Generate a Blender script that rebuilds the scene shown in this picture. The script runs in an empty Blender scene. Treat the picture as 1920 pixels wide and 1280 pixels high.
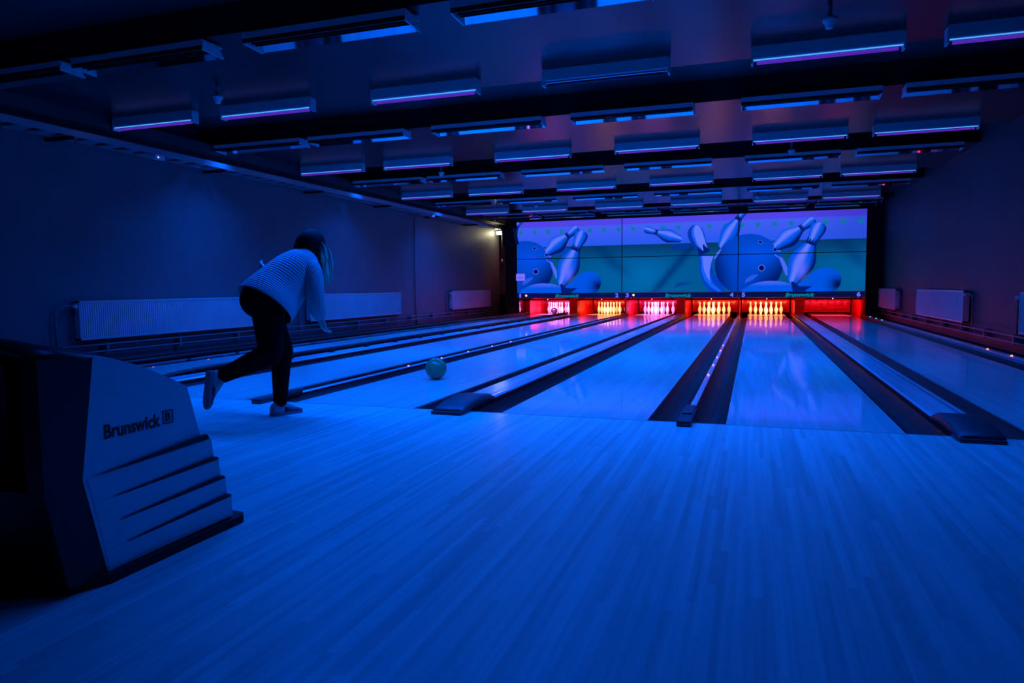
import bpy, bmesh, math, random
import numpy as np
from mathutils import Vector, Matrix

random.seed(7)
SC = bpy.context.scene
COL = SC.collection

# ------------------------------------------------------------------ camera
YAW, PITCH, ROLL = 0.3291, -0.0771, -0.0093
cy, sy, cp, sp = math.cos(YAW), math.sin(YAW), math.cos(PITCH), math.sin(PITCH)
F = Vector((-sy * cp, cy * cp, sp))
R0 = Vector((cy, sy, 0)); U0 = R0.cross(F)
RV = math.cos(ROLL) * R0 + math.sin(ROLL) * U0
UV = -math.sin(ROLL) * R0 + math.cos(ROLL) * U0
cam_data = bpy.data.cameras.new('camera')
cam_data.sensor_width = 36.0
cam_data.lens = 1327.0 / 1920.0 * 36.0
cam_data.clip_start = 0.05
cam = bpy.data.objects.new('camera', cam_data)
COL.objects.link(cam)
M = Matrix((RV, UV, -F)).transposed().to_4x4()
M.translation = Vector((0.418, -4.811, 0.917))
cam.matrix_world = M
SC.camera = cam

# ------------------------------------------------------------------ world, exposure
SC.view_settings.view_transform = 'Standard'
SC.view_settings.look = 'None'
SC.view_settings.exposure = 0.0
SC.view_settings.gamma = 1.0
SC.view_settings.use_curve_mapping = False
w = bpy.data.worlds.new('world'); SC.world = w
w.use_nodes = True
w.node_tree.nodes['Background'].inputs[0].default_value = (0.0, 0.002, 0.02, 1)
w.node_tree.nodes['Background'].inputs[1].default_value = 0.02

UV_COLOR = (0.0, 0.105, 1.0)
UV_WATTS = 84.0
PIN_WATTS = 85.0


def area_light(name, loc, direction, sx, sy_, watts, color, spread=180, parent=None):
    d = bpy.data.lights.new(name, 'AREA')
    d.shape = 'RECTANGLE'; d.size = sx; d.size_y = sy_
    d.energy = watts; d.color = color; d.spread = math.radians(spread)
    o = bpy.data.objects.new(name, d); COL.objects.link(o)
    o.location = loc
    o.rotation_euler = Vector(direction).to_track_quat('-Z', 'Y').to_euler()
    if parent is not None:
        o.parent = parent
        o.matrix_parent_inverse = parent.matrix_world.inverted()
    return o


def point_light(name, loc, watts, color, radius=0.02):
    d = bpy.data.lights.new(name, 'POINT')
    d.energy = watts; d.color = color; d.shadow_soft_size = radius
    o = bpy.data.objects.new(name, d); COL.objects.link(o); o.location = loc
    return o


# ------------------------------------------------------------------ lane layout (metres)
LW = 1.0541                       # lane width
GW = 0.235                        # gutter width
NAR, WID = 0.5156, 0.7171         # gap between lanes: inside / between ball return
c4 = -(NAR + LW) / 2; c5 = -c4
LC = {4: c4, 5: c5, 3: c4 - LW - WID, 6: c5 + LW + WID}
LC[2] = LC[3] - LW - NAR; LC[1] = LC[2] - LW - WID
H = LW / 2
WALL_L, WALL_R = -7.70, 3.72
HEAD_Y = 18.288
MASK_Y = 16.607

LN = {1: 'one', 2: 'two', 3: 'three', 4: 'four', 5: 'five', 6: 'six'}

# ------------------------------------------------------------------ materials


def lin(r, g, b):
    f = lambda c: c / 12.92 if c <= 0.04045 else ((c + 0.055) / 1.055) ** 2.4
    return tuple(f(c / 255.0) for c in (r, g, b))


def mat(name, color=(0.5, 0.5, 0.5), rough=0.5, metal=0.0, spec=0.5, emit=None, estr=1.0, coat=0.0, coat_rough=0.05):
    m = bpy.data.materials.new(name); m.use_nodes = True
    b = m.node_tree.nodes['Principled BSDF']
    b.inputs['Base Color'].default_value = (*color, 1)
    b.inputs['Roughness'].default_value = rough
    b.inputs['Metallic'].default_value = metal
    b.inputs['Specular IOR Level'].default_value = spec
    b.inputs['Coat Weight'].default_value = coat
    b.inputs['Coat Roughness'].default_value = coat_rough
    if emit is not None:
        b.inputs['Emission Color'].default_value = (*emit, 1)
        b.inputs['Emission Strength'].default_value = estr
    return m


def noisy(name, c1, c2, scale=(1, 1, 1), nscale=5.0, detail=4.0, rough=0.5, rough_var=0.0, spec=0.5, coat=0.0, coat_rough=0.05, bump=0.0, metal=0.0, lo=0.35, hi=0.65):
    m = mat(name, c1, rough, metal, spec, None, 1, coat, coat_rough)
    nt = m.node_tree; b = nt.nodes['Principled BSDF']
    tc = nt.nodes.new('ShaderNodeTexCoord'); mp = nt.nodes.new('ShaderNodeMapping')
    mp.inputs['Scale'].default_value = scale
    nz = nt.nodes.new('ShaderNodeTexNoise'); nz.inputs['Scale'].default_value = nscale; nz.inputs['Detail'].default_value = detail
    cr = nt.nodes.new('ShaderNodeValToRGB')
    cr.color_ramp.elements[0].position = lo; cr.color_ramp.elements[0].color = (*c1, 1)
    cr.color_ramp.elements[1].position = hi; cr.color_ramp.elements[1].color = (*c2, 1)
    nt.links.new(tc.outputs['Object'], mp.inputs[0]); nt.links.new(mp.outputs[0], nz.inputs[0])
    nt.links.new(nz.outputs[0], cr.inputs[0]); nt.links.new(cr.outputs[0], b.inputs['Base Color'])
    if rough_var:
        mr = nt.nodes.new('ShaderNodeMapRange'); mr.inputs['To Min'].default_value = rough - rough_var; mr.inputs['To Max'].default_value = rough + rough_var
        nt.links.new(nz.outputs[0], mr.inputs[0]); nt.links.new(mr.outputs[0], b.inputs['Roughness'])
    if bump:
        bp = nt.nodes.new('ShaderNodeBump'); bp.inputs['Strength'].default_value = bump; bp.inputs['Distance'].default_value = 0.01
        nt.links.new(nz.outputs[0], bp.inputs['Height']); nt.links.new(bp.outputs[0], b.inputs['Normal'])
    return m


def tint_spec(m, col):
    m.node_tree.nodes['Principled BSDF'].inputs['Specular Tint'].default_value = (*col, 1)


def boards(name, c1, c2, rough, coat, coat_rough, width=0.027):
    """wood boards running along Y: a tone per board, with fine grain"""
    m = mat(name, c1, rough, 0, 0.5, None, 1, coat, coat_rough)
    nt = m.node_tree; b = nt.nodes['Principled BSDF']; L = nt.links
    tc = nt.nodes.new('ShaderNodeTexCoord'); sx = nt.nodes.new('ShaderNodeSeparateXYZ')
    L.new(tc.outputs['Object'], sx.inputs[0])
    dv = nt.nodes.new('ShaderNodeMath'); dv.operation = 'DIVIDE'; dv.inputs[1].default_value = width
    L.new(sx.outputs[0], dv.inputs[0])
    fl = nt.nodes.new('ShaderNodeMath'); fl.operation = 'FLOOR'; L.new(dv.outputs[0], fl.inputs[0])
    dy = nt.nodes.new('ShaderNodeMath'); dy.operation = 'DIVIDE'; dy.inputs[1].default_value = 1.1
    L.new(sx.outputs[1], dy.inputs[0])
    wn1 = nt.nodes.new('ShaderNodeTexWhiteNoise'); wn1.noise_dimensions = '1D'; L.new(fl.outputs[0], wn1.inputs['W'])
    ad = nt.nodes.new('ShaderNodeMath'); L.new(dy.outputs[0], ad.inputs[0]); L.new(wn1.outputs[0], ad.inputs[1])
    fy = nt.nodes.new('ShaderNodeMath'); fy.operation = 'FLOOR'; L.new(ad.outputs[0], fy.inputs[0])
    cb = nt.nodes.new('ShaderNodeCombineXYZ'); L.new(fl.outputs[0], cb.inputs[0]); L.new(fy.outputs[0], cb.inputs[1])
    wn = nt.nodes.new('ShaderNodeTexWhiteNoise'); wn.noise_dimensions = '2D'; L.new(cb.outputs[0], wn.inputs['Vector'])
    mp = nt.nodes.new('ShaderNodeMapping'); mp.inputs['Scale'].default_value = (45, 0.9, 1); L.new(tc.outputs['Object'], mp.inputs[0])
    nz = nt.nodes.new('ShaderNodeTexNoise'); nz.inputs['Scale'].default_value = 1.0; nz.inputs['Detail'].default_value = 5; L.new(mp.outputs[0], nz.inputs[0])
    m1 = nt.nodes.new('ShaderNodeMath'); m1.operation = 'MULTIPLY'; m1.inputs[1].default_value = 0.45; L.new(wn.outputs[0], m1.inputs[0])
    m2 = nt.nodes.new('ShaderNodeMath'); m2.operation = 'MULTIPLY_ADD'; m2.inputs[1].default_value = 0.9; L.new(nz.outputs[0], m2.inputs[0]); L.new(m1.outputs[0], m2.inputs[2])
    cr = nt.nodes.new('ShaderNodeValToRGB')
    cr.color_ramp.elements[0].position = 0.3; cr.color_ramp.elements[0].color = (*c1, 1)
    cr.color_ramp.elements[1].position = 1.05; cr.color_ramp.elements[1].color = (*c2, 1)
    L.new(m2.outputs[0], cr.inputs[0]); L.new(cr.outputs[0], b.inputs['Base Color'])
    return m


def vcol_emit(name, strength=1.0):
    m = bpy.data.materials.new(name); m.use_nodes = True
    nt = m.node_tree; b = nt.nodes['Principled BSDF']
    b.inputs['Base Color'].default_value = (0.01, 0.01, 0.015, 1); b.inputs['Roughness'].default_value = 0.35
    at = nt.nodes.new('ShaderNodeVertexColor'); at.layer_name = 'picture'
    nt.links.new(at.outputs[0], b.inputs['Emission Color'])
    b.inputs['Emission Strength'].default_value = strength
    return m


MT = {
    'approach': boards('approach maple', (0.50, 0.46, 0.42), (0.82, 0.77, 0.70), 0.45, 0.35, 0.14),
    'lane': boards('lane boards', (0.54, 0.50, 0.46), (0.74, 0.70, 0.64), 0.4, 0.65, 0.055),
    'deck': noisy('dark glossy pin deck', (0.10, 0.08, 0.08), (0.14, 0.11, 0.10), (20, 1, 1), 2.0, rough=0.35, spec=0.5, coat=0.8, coat_rough=0.05),
    'foul': mat('foul line paint', (0.35, 0.33, 0.30), 0.4),
    'sub': noisy('dark underfloor', (0.003, 0.003, 0.0035), (0.006, 0.006, 0.007), rough=0.9, spec=0.1),
    'gutter': noisy('gutter plastic', (0.003, 0.003, 0.004), (0.016, 0.016, 0.019), (14, 0.35, 14), 2.0, rough=0.40, rough_var=0.10, spec=0.2),
    'cap': noisy('capping grey', (0.46, 0.47, 0.50), (0.56, 0.57, 0.60), (8, 0.5, 8), 2.0, rough=0.22, rough_var=0.05),
    'capdark': mat('cap seam', (0.01, 0.01, 0.012), 0.4),
    'endcap': noisy('moulded end plastic', (0.022, 0.024, 0.030), (0.032, 0.034, 0.042), (4, 4, 4), 3.0, rough=0.45),
    'wall_shaded': noisy('wall paint with shade', (0.055, 0.056, 0.062), (0.064, 0.065, 0.07), (1, 1, 1), 1.5, rough=0.55, bump=0.02),  # left wall's paint with the right side's dimness put into its colour
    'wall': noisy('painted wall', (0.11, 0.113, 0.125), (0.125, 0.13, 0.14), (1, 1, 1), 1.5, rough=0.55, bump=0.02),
    'soffit': noisy('glossy dark ceiling paint', (0.014, 0.012, 0.014), (0.018, 0.015, 0.018), (1, 1, 1), 2.0, rough=0.25, rough_var=0.03, spec=0.25),
    'recess': noisy('matt dark ceiling paint', (0.035, 0.035, 0.04), (0.045, 0.045, 0.05), (1, 1, 1), 2.0, rough=0.5),
    'black': mat('flat black', (0.004, 0.004, 0.005), 0.7),
    'blackgloss': mat('black plastic', (0.005, 0.005, 0.006), 0.45, spec=0.25),
    'white': noisy('white enamel', (0.62, 0.62, 0.62), (0.70, 0.70, 0.70), (1, 1, 1), 3.0, rough=0.35),
    'fixture': mat('lamp housing', (0.24, 0.24, 0.25), 0.4),
    'fixlight': mat('pale lamp housing', (0.66, 0.66, 0.67), 0.4),
    'fixdark': mat('lamp trough', (0.01, 0.01, 0.012), 0.5),
    'mirror': mat('polished reflector', (0.62, 0.62, 0.64), 0.05, 1.0),
    'lip_glow': mat('glowing lip highlight', (0.1, 0.1, 0.1), 0.3, emit=lin(80, 175, 255), estr=1.0),  # emission put in for the pale highlight on the housing lip
    'tube_violet': mat('lit blacklight tube', (0.05, 0.02, 0.1), 0.3, emit=lin(82, 30, 165), estr=1.0),
    'tube_off': mat('unlit tube', (0.05, 0.04, 0.07), 0.2),
    'radiator': noisy('radiator enamel', (0.46, 0.46, 0.47), (0.51, 0.51, 0.52), (2, 2, 2), 2.0, rough=0.35),
    'pipe': mat('painted pipe', (0.17, 0.17, 0.18), 0.4),
    'tray': mat('galvanised tray', (0.45, 0.46, 0.48), 0.35, 0.6),
    'kick': noisy('red kickback', (0.34, 0.002, 0.005), (0.44, 0.003, 0.008), (1, 2, 2), 3.0, rough=0.24, rough_var=0.05, spec=0.12),
    'curtain': noisy('red pit curtain', (0.22, 0.002, 0.006), (0.42, 0.006, 0.016), (1.5, 1, 5), 3.0, rough=0.35, spec=0.25),
    'gloss': mat('dark mirror-gloss laminate', (0.05, 0.01, 0.015), 0.06, spec=0.8, coat=1.0, coat_rough=0.04),
    'pin': mat('pin enamel', (0.88, 0.86, 0.84), 0.18, coat=0.4),
    'ballteal': noisy('teal ball', (0.01, 0.22, 0.09), (0.02, 0.28, 0.11), (1, 1, 1), 9.0, rough=0.22),
    'balldark': mat('dark ball', (0.015, 0.013, 0.02), 0.15),
    'hole': mat('finger hole', (0.002, 0.002, 0.002), 0.8),
    'mural_glow': vcol_emit('mural print with added glow'),  # printed panel; its glow under blacklight is put in as emission
    'strip': mat('mask strip', (0.02, 0.03, 0.06), 0.35, emit=lin(0, 18, 82), estr=0.75),
    'txt_teal': mat('teal lettering', (0.02, 0.2, 0.2), 0.5, emit=lin(0, 125, 150), estr=1.0),
    'txt_lav': mat('lavender numerals', (0.3, 0.3, 0.6), 0.5, emit=lin(105, 110, 255), estr=1.0),
    'ind': mat('lit indicator', (0.4, 0.2, 0.1), 0.3, emit=(1.0, 0.42, 0.22), estr=2.2),
    'whiteled': mat('white led', (0.4, 0.4, 0.4), 0.3, emit=(0.85, 0.75, 1.0), estr=1.6),
    'redled': mat('red led', (0.4, 0.05, 0.05), 0.3, emit=(1.0, 0.16, 0.07), estr=4.0),
    'greenled': mat('green led', (0.1, 0.3, 0.2), 0.3, emit=(0.25, 0.85, 0.7), estr=0.9),
    'card': mat('notice card with added glow', (0.6, 0.6, 0.7), 0.6, emit=lin(120, 110, 255), estr=1.0),  # plain paper; emission stands in for its brightness under blacklight
    'cardtxt': mat('notice print', (0.02, 0.02, 0.1), 0.6, emit=lin(60, 60, 190), estr=1.0),
    'lampglow': mat('glowing lamp cover', (0.8, 0.8, 0.6), 0.3, emit=(1.0, 0.95, 0.62), estr=14.0),
    'hoodlight': noisy('pale moulded hood', (0.80, 0.81, 0.83), (0.86, 0.87, 0.89), (2, 2, 2), 3.0, rough=0.42),
    'hooddark': noisy('dark moulded hood', (0.008, 0.0085, 0.011), (0.012, 0.0125, 0.015), (2, 2, 2), 3.0, rough=0.42),
    'logo': mat('dark lettering and shadow strips', (0.012, 0.012, 0.02), 0.5),
    'skin': noisy('skin', (0.50, 0.36, 0.30), (0.56, 0.41, 0.34), (6, 6, 6), 3.0, rough=0.5),
    'pants': noisy('black trousers', (0.002, 0.002, 0.003), (0.004, 0.004, 0.0055), (20, 20, 20), 4.0, rough=0.95, spec=0.08),
    'shoe_light': mat('pale shoe leather', (0.30, 0.30, 0.34), 0.4),
    'shoe_dark': mat('dark shoe leather', (0.03, 0.03, 0.05), 0.35),
    'shoe_sole': mat('shoe sole', (0.16, 0.15, 0.18), 0.5),
}


def knit():
    m = mat('ribbed knit', (0.34, 0.35, 0.37), 0.85)
    nt = m.node_tree; b = nt.nodes['Principled BSDF']; L = nt.links
    at = nt.nodes.new('ShaderNodeAttribute'); at.attribute_name = 'rib'
    wv = nt.nodes.new('ShaderNodeMath'); wv.operation = 'MULTIPLY'; wv.inputs[1].default_value = 2 * math.pi * 46
    L.new(at.outputs['Fac'], wv.inputs[0])
    sn = nt.nodes.new('ShaderNodeMath'); sn.operation = 'SINE'; L.new(wv.outputs[0], sn.inputs[0])
    mr = nt.nodes.new('ShaderNodeMapRange'); mr.inputs['From Min'].default_value = -1; L.new(sn.outputs[0], mr.inputs[0])
    cr = nt.nodes.new('ShaderNodeValToRGB')
    cr.color_ramp.elements[0].color = (0.27, 0.28, 0.30, 1); cr.color_ramp.elements[1].color = (0.44, 0.45, 0.47, 1)
    L.new(mr.outputs[0], cr.inputs[0]); L.new(cr.outputs[0], b.inputs['Base Color'])
    bp = nt.nodes.new('ShaderNodeBump'); bp.inputs['Strength'].default_value = 0.5; bp.inputs['Distance'].default_value = 0.006
    L.new(mr.outputs[0], bp.inputs['Height']); L.new(bp.outputs[0], b.inputs['Normal'])
    return m


def hair_mat():
    m = mat('blond hair with dark roots', (0.3, 0.25, 0.15), 0.7, 0, 0.12)
    nt = m.node_tree; b = nt.nodes['Principled BSDF']; L = nt.links
    at = nt.nodes.new('ShaderNodeAttribute'); at.attribute_name = 'strand'
    tc = nt.nodes.new('ShaderNodeTexCoord'); mp = nt.nodes.new('ShaderNodeMapping'); mp.inputs['Scale'].default_value = (60, 60, 3)
    L.new(tc.outputs['Object'], mp.inputs[0])
    nz = nt.nodes.new('ShaderNodeTexNoise'); nz.inputs['Scale'].default_value = 1.0; nz.inputs['Detail'].default_value = 3; L.new(mp.outputs[0], nz.inputs[0])
    ma = nt.nodes.new('ShaderNodeMath'); ma.operation = 'MULTIPLY_ADD'; ma.inputs[1].default_value = 0.6; L.new(nz.outputs[0], ma.inputs[0]); L.new(at.outputs['Fac'], ma.inputs[2])
    cr = nt.nodes.new('ShaderNodeValToRGB')
    cr.color_ramp.elements[0].position = 0.55; cr.color_ramp.elements[0].color = (0.012, 0.010, 0.008, 1)
    cr.color_ramp.elements[1].position = 1.15 / 1.2; cr.color_ramp.elements[1].color = (0.50, 0.56, 0.40, 1)
    L.new(ma.outputs[0], cr.inputs[0]); L.new(cr.outputs[0], b.inputs['Base Color'])
    return m


tint_spec(MT['soffit'], (1.0, 0.55, 1.0))
MT['knit'] = knit(); MT['hair'] = hair_mat()

# ------------------------------------------------------------------ mesh helpers


def link(name, me, parent=None):
    o = bpy.data.objects.new(name, me); COL.objects.link(o)
    if parent is not None:
        o.parent = parent
    return o


def obj(name, bm, m, parent=None, smooth=False, loc=None):
    """link a bmesh (world coordinates) as one object; children of an Empty get coordinates relative to it"""
    me = bpy.data.meshes.new(name)
    off = Vector(loc) if loc is not None else None
    if parent is not None:
        pm = world_of(parent).inverted()
        bm.transform(pm)
    elif off is not None:
        bm.transform(Matrix.Translation(-off))
    bmesh.ops.recalc_face_normals(bm, faces=bm.faces)
    bm.to_mesh(me); bm.free()
    for mm in (m if isinstance(m, (list, tuple)) else [m]):
        me.materials.append(mm)
    if smooth:
        me.shade_smooth() if hasattr(me, 'shade_smooth') else [setattr(p, 'use_smooth', True) for p in me.polygons]
    o = link(name, me, parent)
    if off is not None and parent is None:
        o.location = off
    return o


def world_of(o):
    m = Matrix.LocRotScale(o.location, o.rotation_euler, o.scale)
    return world_of(o.parent) @ m if o.parent else m


def tag(o, label=None, cat=None, group=None, kind=None):
    if label: o['label'] = label
    if cat: o['category'] = cat
    if group: o['group'] = group
    if kind: o['kind'] = kind
    return o


def thing(name, label, cat, loc, group=None):
    o = bpy.data.objects.new(name, None); COL.objects.link(o)
    o.empty_display_size = 0.1
    o.location = loc
    return tag(o, label, cat, group)


def struct(name, bm, m, label=None, loc=None):
    o = obj(name, bm, m, None, False, loc)
    return tag(o, label, None, None, 'structure')


def box(bm, x0, x1, y0, y1, z0, z1, bevel=0.0, mi=0):
    vs = [bm.verts.new((x, y, z)) for x in (x0, x1) for y in (y0, y1) for z in (z0, z1)]
    fs = [(0, 1, 3, 2), (4, 6, 7, 5), (0, 4, 5, 1), (2, 3, 7, 6), (0, 2, 6, 4), (1, 5, 7, 3)]
    faces = [bm.faces.new([vs[i] for i in f]) for f in fs]
    for f in faces: f.material_index = mi
    if bevel > 0:
        es = list({e for f in faces for e in f.edges})
        bmesh.ops.bevel(bm, geom=es, offset=bevel, segments=2, affect='EDGES', profile=0.7)
    return faces


def NB(): return bmesh.new()


def boxb(*a, **k):
    bm = NB(); box(bm, *a, **k); return bm


def extrude_profile(bm, prof, axis, a0, a1, mi=0, closed=True):
    """prof: 2D points; axis 'x': (y,z) extruded over x; axis 'y': (x,z) extruded over y"""
    def P(p, a): return (a, p[0], p[1]) if axis == 'x' else (p[0], a, p[1])
    A = [bm.verts.new(P(p, a0)) for p in prof]; B = [bm.verts.new(P(p, a1)) for p in prof]
    n = len(prof)
    for i in range(n if closed else n - 1):
        j = (i + 1) % n
        f = bm.faces.new((A[i], A[j], B[j], B[i])); f.material_index = mi
    if closed:
        f = bm.faces.new(A); f.material_index = mi
        f = bm.faces.new(B[::-1]); f.material_index = mi


def lathe(bm, prof, center=(0, 0, 0), n=20, cap=True):
    cx, cy_, cz = center; rings = []
    for r, z in prof:
        rings.append([bm.verts.new((cx + r * math.cos(2 * math.pi * k / n), cy_ + r * math.sin(2 * math.pi * k / n), cz + z)) for k in range(n)])
    for a, b in zip(rings, rings[1:]):
        for k in range(n):
            bm.faces.new((a[k], a[(k + 1) % n], b[(k + 1) % n], b[k]))
    if cap:
        bm.faces.new(rings[0][::-1]); bm.faces.new(rings[-1])


def tube(bm, pts, r, n=8, cap=True, radii=None):
    pts = [Vector(p) for p in pts]; rings = []
    up = Vector((0, 0, 1)); prev = None
    for i, p in enumerate(pts):
        t = (pts[min(i + 1, len(pts) - 1)] - pts[max(i - 1, 0)]).normalized()
        if prev is None:
            a = t.orthogonal().normalized()
        else:
            a = (prev - t * prev.dot(t)).normalized()
        prev = a; b = t.cross(a)
        rr = radii[i] if radii else r
        rings.append([bm.verts.new(p + rr * (math.cos(2 * math.pi * k / n) * a + math.sin(2 * math.pi * k / n) * b)) for k in range(n)])
    for a, b in zip(rings, rings[1:]):
        for k in range(n):
            bm.faces.new((a[k], a[(k + 1) % n], b[(k + 1) % n], b[k]))
    if cap:
        bm.faces.new(rings[0][::-1]); bm.faces.new(rings[-1])


def sphere(bm, c, r, seg=20, rings=12, scale=(1, 1, 1), rot=None):
    m = Matrix.Translation(Vector(c)) @ (rot.to_4x4() if rot else Matrix.Identity(4)) @ Matrix.Diagonal((r * scale[0], r * scale[1], r * scale[2], 1))
    bmesh.ops.create_uvsphere(bm, u_segments=seg, v_segments=rings, radius=1.0, matrix=m)


def arc(p0, p1, p2, n=6):
    """quadratic bend from p0 to p2 around p1"""
    p0, p1, p2 = Vector(p0), Vector(p1), Vector(p2)
    return [(1 - t) ** 2 * p0 + 2 * t * (1 - t) * p1 + t * t * p2 for t in [i / n for i in range(n + 1)]]


def text_bm(body, size, extrude=0.002, shear=0.0, bold=0.0, align='LEFT', spacing=1.0):
    cu = bpy.data.curves.new('lettering_outline', 'FONT')
    cu.body = body; cu.size = size; cu.extrude = extrude; cu.shear = shear; cu.offset = bold
    cu.align_x = align; cu.resolution_u = 3; cu.space_character = spacing
    o = bpy.data.objects.new('lettering_outline', cu); COL.objects.link(o)
    dg = bpy.context.evaluated_depsgraph_get()
    me = bpy.data.meshes.new_from_object(o.evaluated_get(dg))
    bm = NB(); bm.from_mesh(me)
    bpy.data.objects.remove(o); bpy.data.curves.remove(cu); bpy.data.meshes.remove(me)
    return bm


def place_text(body, size, frame, width=None, height=None, **k):
    """frame = (origin, right, up, normal); scaled to width/height when given"""
    bm = text_bm(body, size, **k)
    xs = [v.co.x for v in bm.verts]; ys = [v.co.y for v in bm.verts]
    sx = (width / (max(xs) - min(xs))) if width else 1; sy_ = (height / (max(ys) - min(ys))) if height else sx
    x0, y0 = min(xs), min(ys)
    o, r, u, n = [Vector(v) for v in frame]
    for v in bm.verts:
        v.co = o + r * ((v.co.x - x0) * sx) + u * ((v.co.y - y0) * sy_) + n * (v.co.z)
    return bm


def remesh_blob(segs, balls, voxel, smooth=6, cubes=None):
    """one closed skin around tapered limbs and ellipsoids"""
    bm = NB()
    for p0, r0, p1, r1 in segs:
        p0, p1 = Vector(p0), Vector(p1)
        n = 5
        tube(bm, [p0.lerp(p1, i / n) for i in range(n + 1)], 0, 14, True, [r0 + (r1 - r0) * i / n for i in range(n + 1)])
        sphere(bm, p0, r0, 14, 8); sphere(bm, p1, r1, 14, 8)
    for c, r, sc, rot in balls:
        sphere(bm, c, r, 20, 12, sc, rot)
    me = bpy.data.meshes.new('limb_union'); bm.to_mesh(me); bm.free()
    o = bpy.data.objects.new('limb_union', me); COL.objects.link(o)
    m = o.modifiers.new('union', 'REMESH'); m.mode = 'VOXEL'; m.voxel_size = voxel
    s = o.modifiers.new('soften', 'SMOOTH'); s.iterations = smooth; s.factor = 0.5
    dg = bpy.context.evaluated_depsgraph_get()
    me2 = bpy.data.meshes.new_from_object(o.evaluated_get(dg))
    out = NB(); out.from_mesh(me2)
    bpy.data.objects.remove(o); bpy.data.meshes.remove(me); bpy.data.meshes.remove(me2)
    return out


ORD = {1: 'first', 2: 'second', 3: 'third', 4: 'fourth', 5: 'fifth', 6: 'sixth'}

# ================================================================== THE SETTING
# approach floor, from behind the camera to the foul line
bm = boxb(WALL_L, WALL_R, -7.0, 0.0, -0.05, 0.0)
struct('floor', bm, MT['approach'], 'pale maple approach floor of long narrow boards in front of the lanes')
bm = boxb(WALL_L, WALL_R, 0.0, 20.5, -0.30, -0.16)
struct('floor.001', bm, MT['sub'], 'dark sunken floor under the lanes and gutters')
bm = boxb(LC[1] - H, LC[6] + H, -0.014, -0.004, 0.0, 0.0012)
struct('trim_1', bm, MT['foul'], 'thin foul line across the approach where the lanes begin')
# walkways beside the outer lanes
bm = boxb(WALL_L, LC[1] - H - GW - 0.16, 0.0, 17.4, -0.16, -0.02)
struct('floor.002', bm, MT['sub'], 'dark service walkway between the left wall and lane one')
bm = boxb(LC[6] + H + GW + 0.10, WALL_R, 0.0, 17.4, -0.16, -0.02)
struct('floor.003', bm, MT['sub'], 'dark service walkway between the right wall and lane six')
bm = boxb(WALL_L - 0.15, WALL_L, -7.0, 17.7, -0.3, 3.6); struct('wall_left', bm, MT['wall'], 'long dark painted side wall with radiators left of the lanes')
bm = boxb(WALL_R, WALL_R + 0.15, -7.0, 20.5, -0.3, 3.6); struct('wall_right', bm, MT['wall_shaded'], 'shaded painted side wall with radiators right of the lanes')
bm = boxb(WALL_L - 0.15, WALL_R + 0.15, -7.15, -7.0, -0.3, 3.6); struct('wall_rear', bm, MT['wall'], 'dark wall behind the players')
bm = boxb(-9.0, WALL_R + 0.15, 20.5, 20.65, -0.3, 3.6); struct('wall_end', bm, MT['black'], 'black end wall behind the pin pits')
bm = boxb(-9.0, -8.9, 17.7, 20.5, -0.3, 3.6); struct('wall_service', bm, MT['black'], 'black side of the service gap behind the left wall')

# ceiling: low glossy soffits alternating with recesses
SOFFITS = [(-3.4, -1.30), (0.33, 2.62), (4.15, 6.72), (8.15, 10.62), (12.02, 14.50), (15.35, 16.9)]
bm = NB()
for i, (a, b) in enumerate(SOFFITS):
    box(bm, WALL_L, WALL_R, a, b, 3.10, 3.36)
ce = struct('ceiling', bm, MT['soffit'], 'glossy dark ceiling of broad low bands across the lanes')
bm = boxb(WALL_L - 1.2, WALL_R, -7.0, 20.5, 3.36, 3.5)
struct('ceiling.001', bm, MT['recess'], 'matt dark upper ceiling between the low bands')

# ================================================================== LANES
def lane(n):
    t = thing('bowling_lane', 'glossy wooden bowling lane %s, %s' % (LN[n], {
        1: 'with bumper rails, beside the left wall', 2: 'second from the left wall, behind the bowling woman',
        3: 'with the teal ball rolling on it', 4: 'left of the narrow divider in mid photo',
        5: 'right of the narrow divider in mid photo', 6: 'with no pins, beside the right wall'}[n]),
        'bowling lane', (LC[n], 0, 0), 'six bowling lanes side by side')
    c = LC[n]
    obj('lane_surface', boxb(c - H, c + H, 0.0, 17.75, -0.09, 0.0), MT['lane'], t)
    obj('pin_deck', boxb(c - H, c + H, 17.75, 19.25, -0.09, 0.0), MT['deck'], t)['label'] = 'darker glossy pin deck'
    for s in (-1, 1):
        g = NB(); x0 = c + s * H; x1 = c + s * (H + GW)
        prof = []
        k = 14
        for i in range(k + 1):
            a = math.pi * i / k
            prof.append((x0 + (x1 - x0) * i / k, -0.012 - 0.085 * math.sin(a) ** 0.8))
        prof += [(x1, -0.13), (x0, -0.13)]
        extrude_profile(g, prof, 'y', 0.0, 17.4)
        obj('gutter', g, MT['gutter'], t)
    return t


for n in range(1, 7): lane(n)

# dividers between lanes
def led(parent, x, y, z, m='redled', r=0.011):
    b = NB(); sphere(b, (x, y, z), r, 10, 6, (1, 1.3, 0.7))
    o = obj('marker_light', b, MT[m], parent, True)
    return o


LED_Y = [2.49, 3.41, 4.30, 5.26, 6.13]


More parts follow.
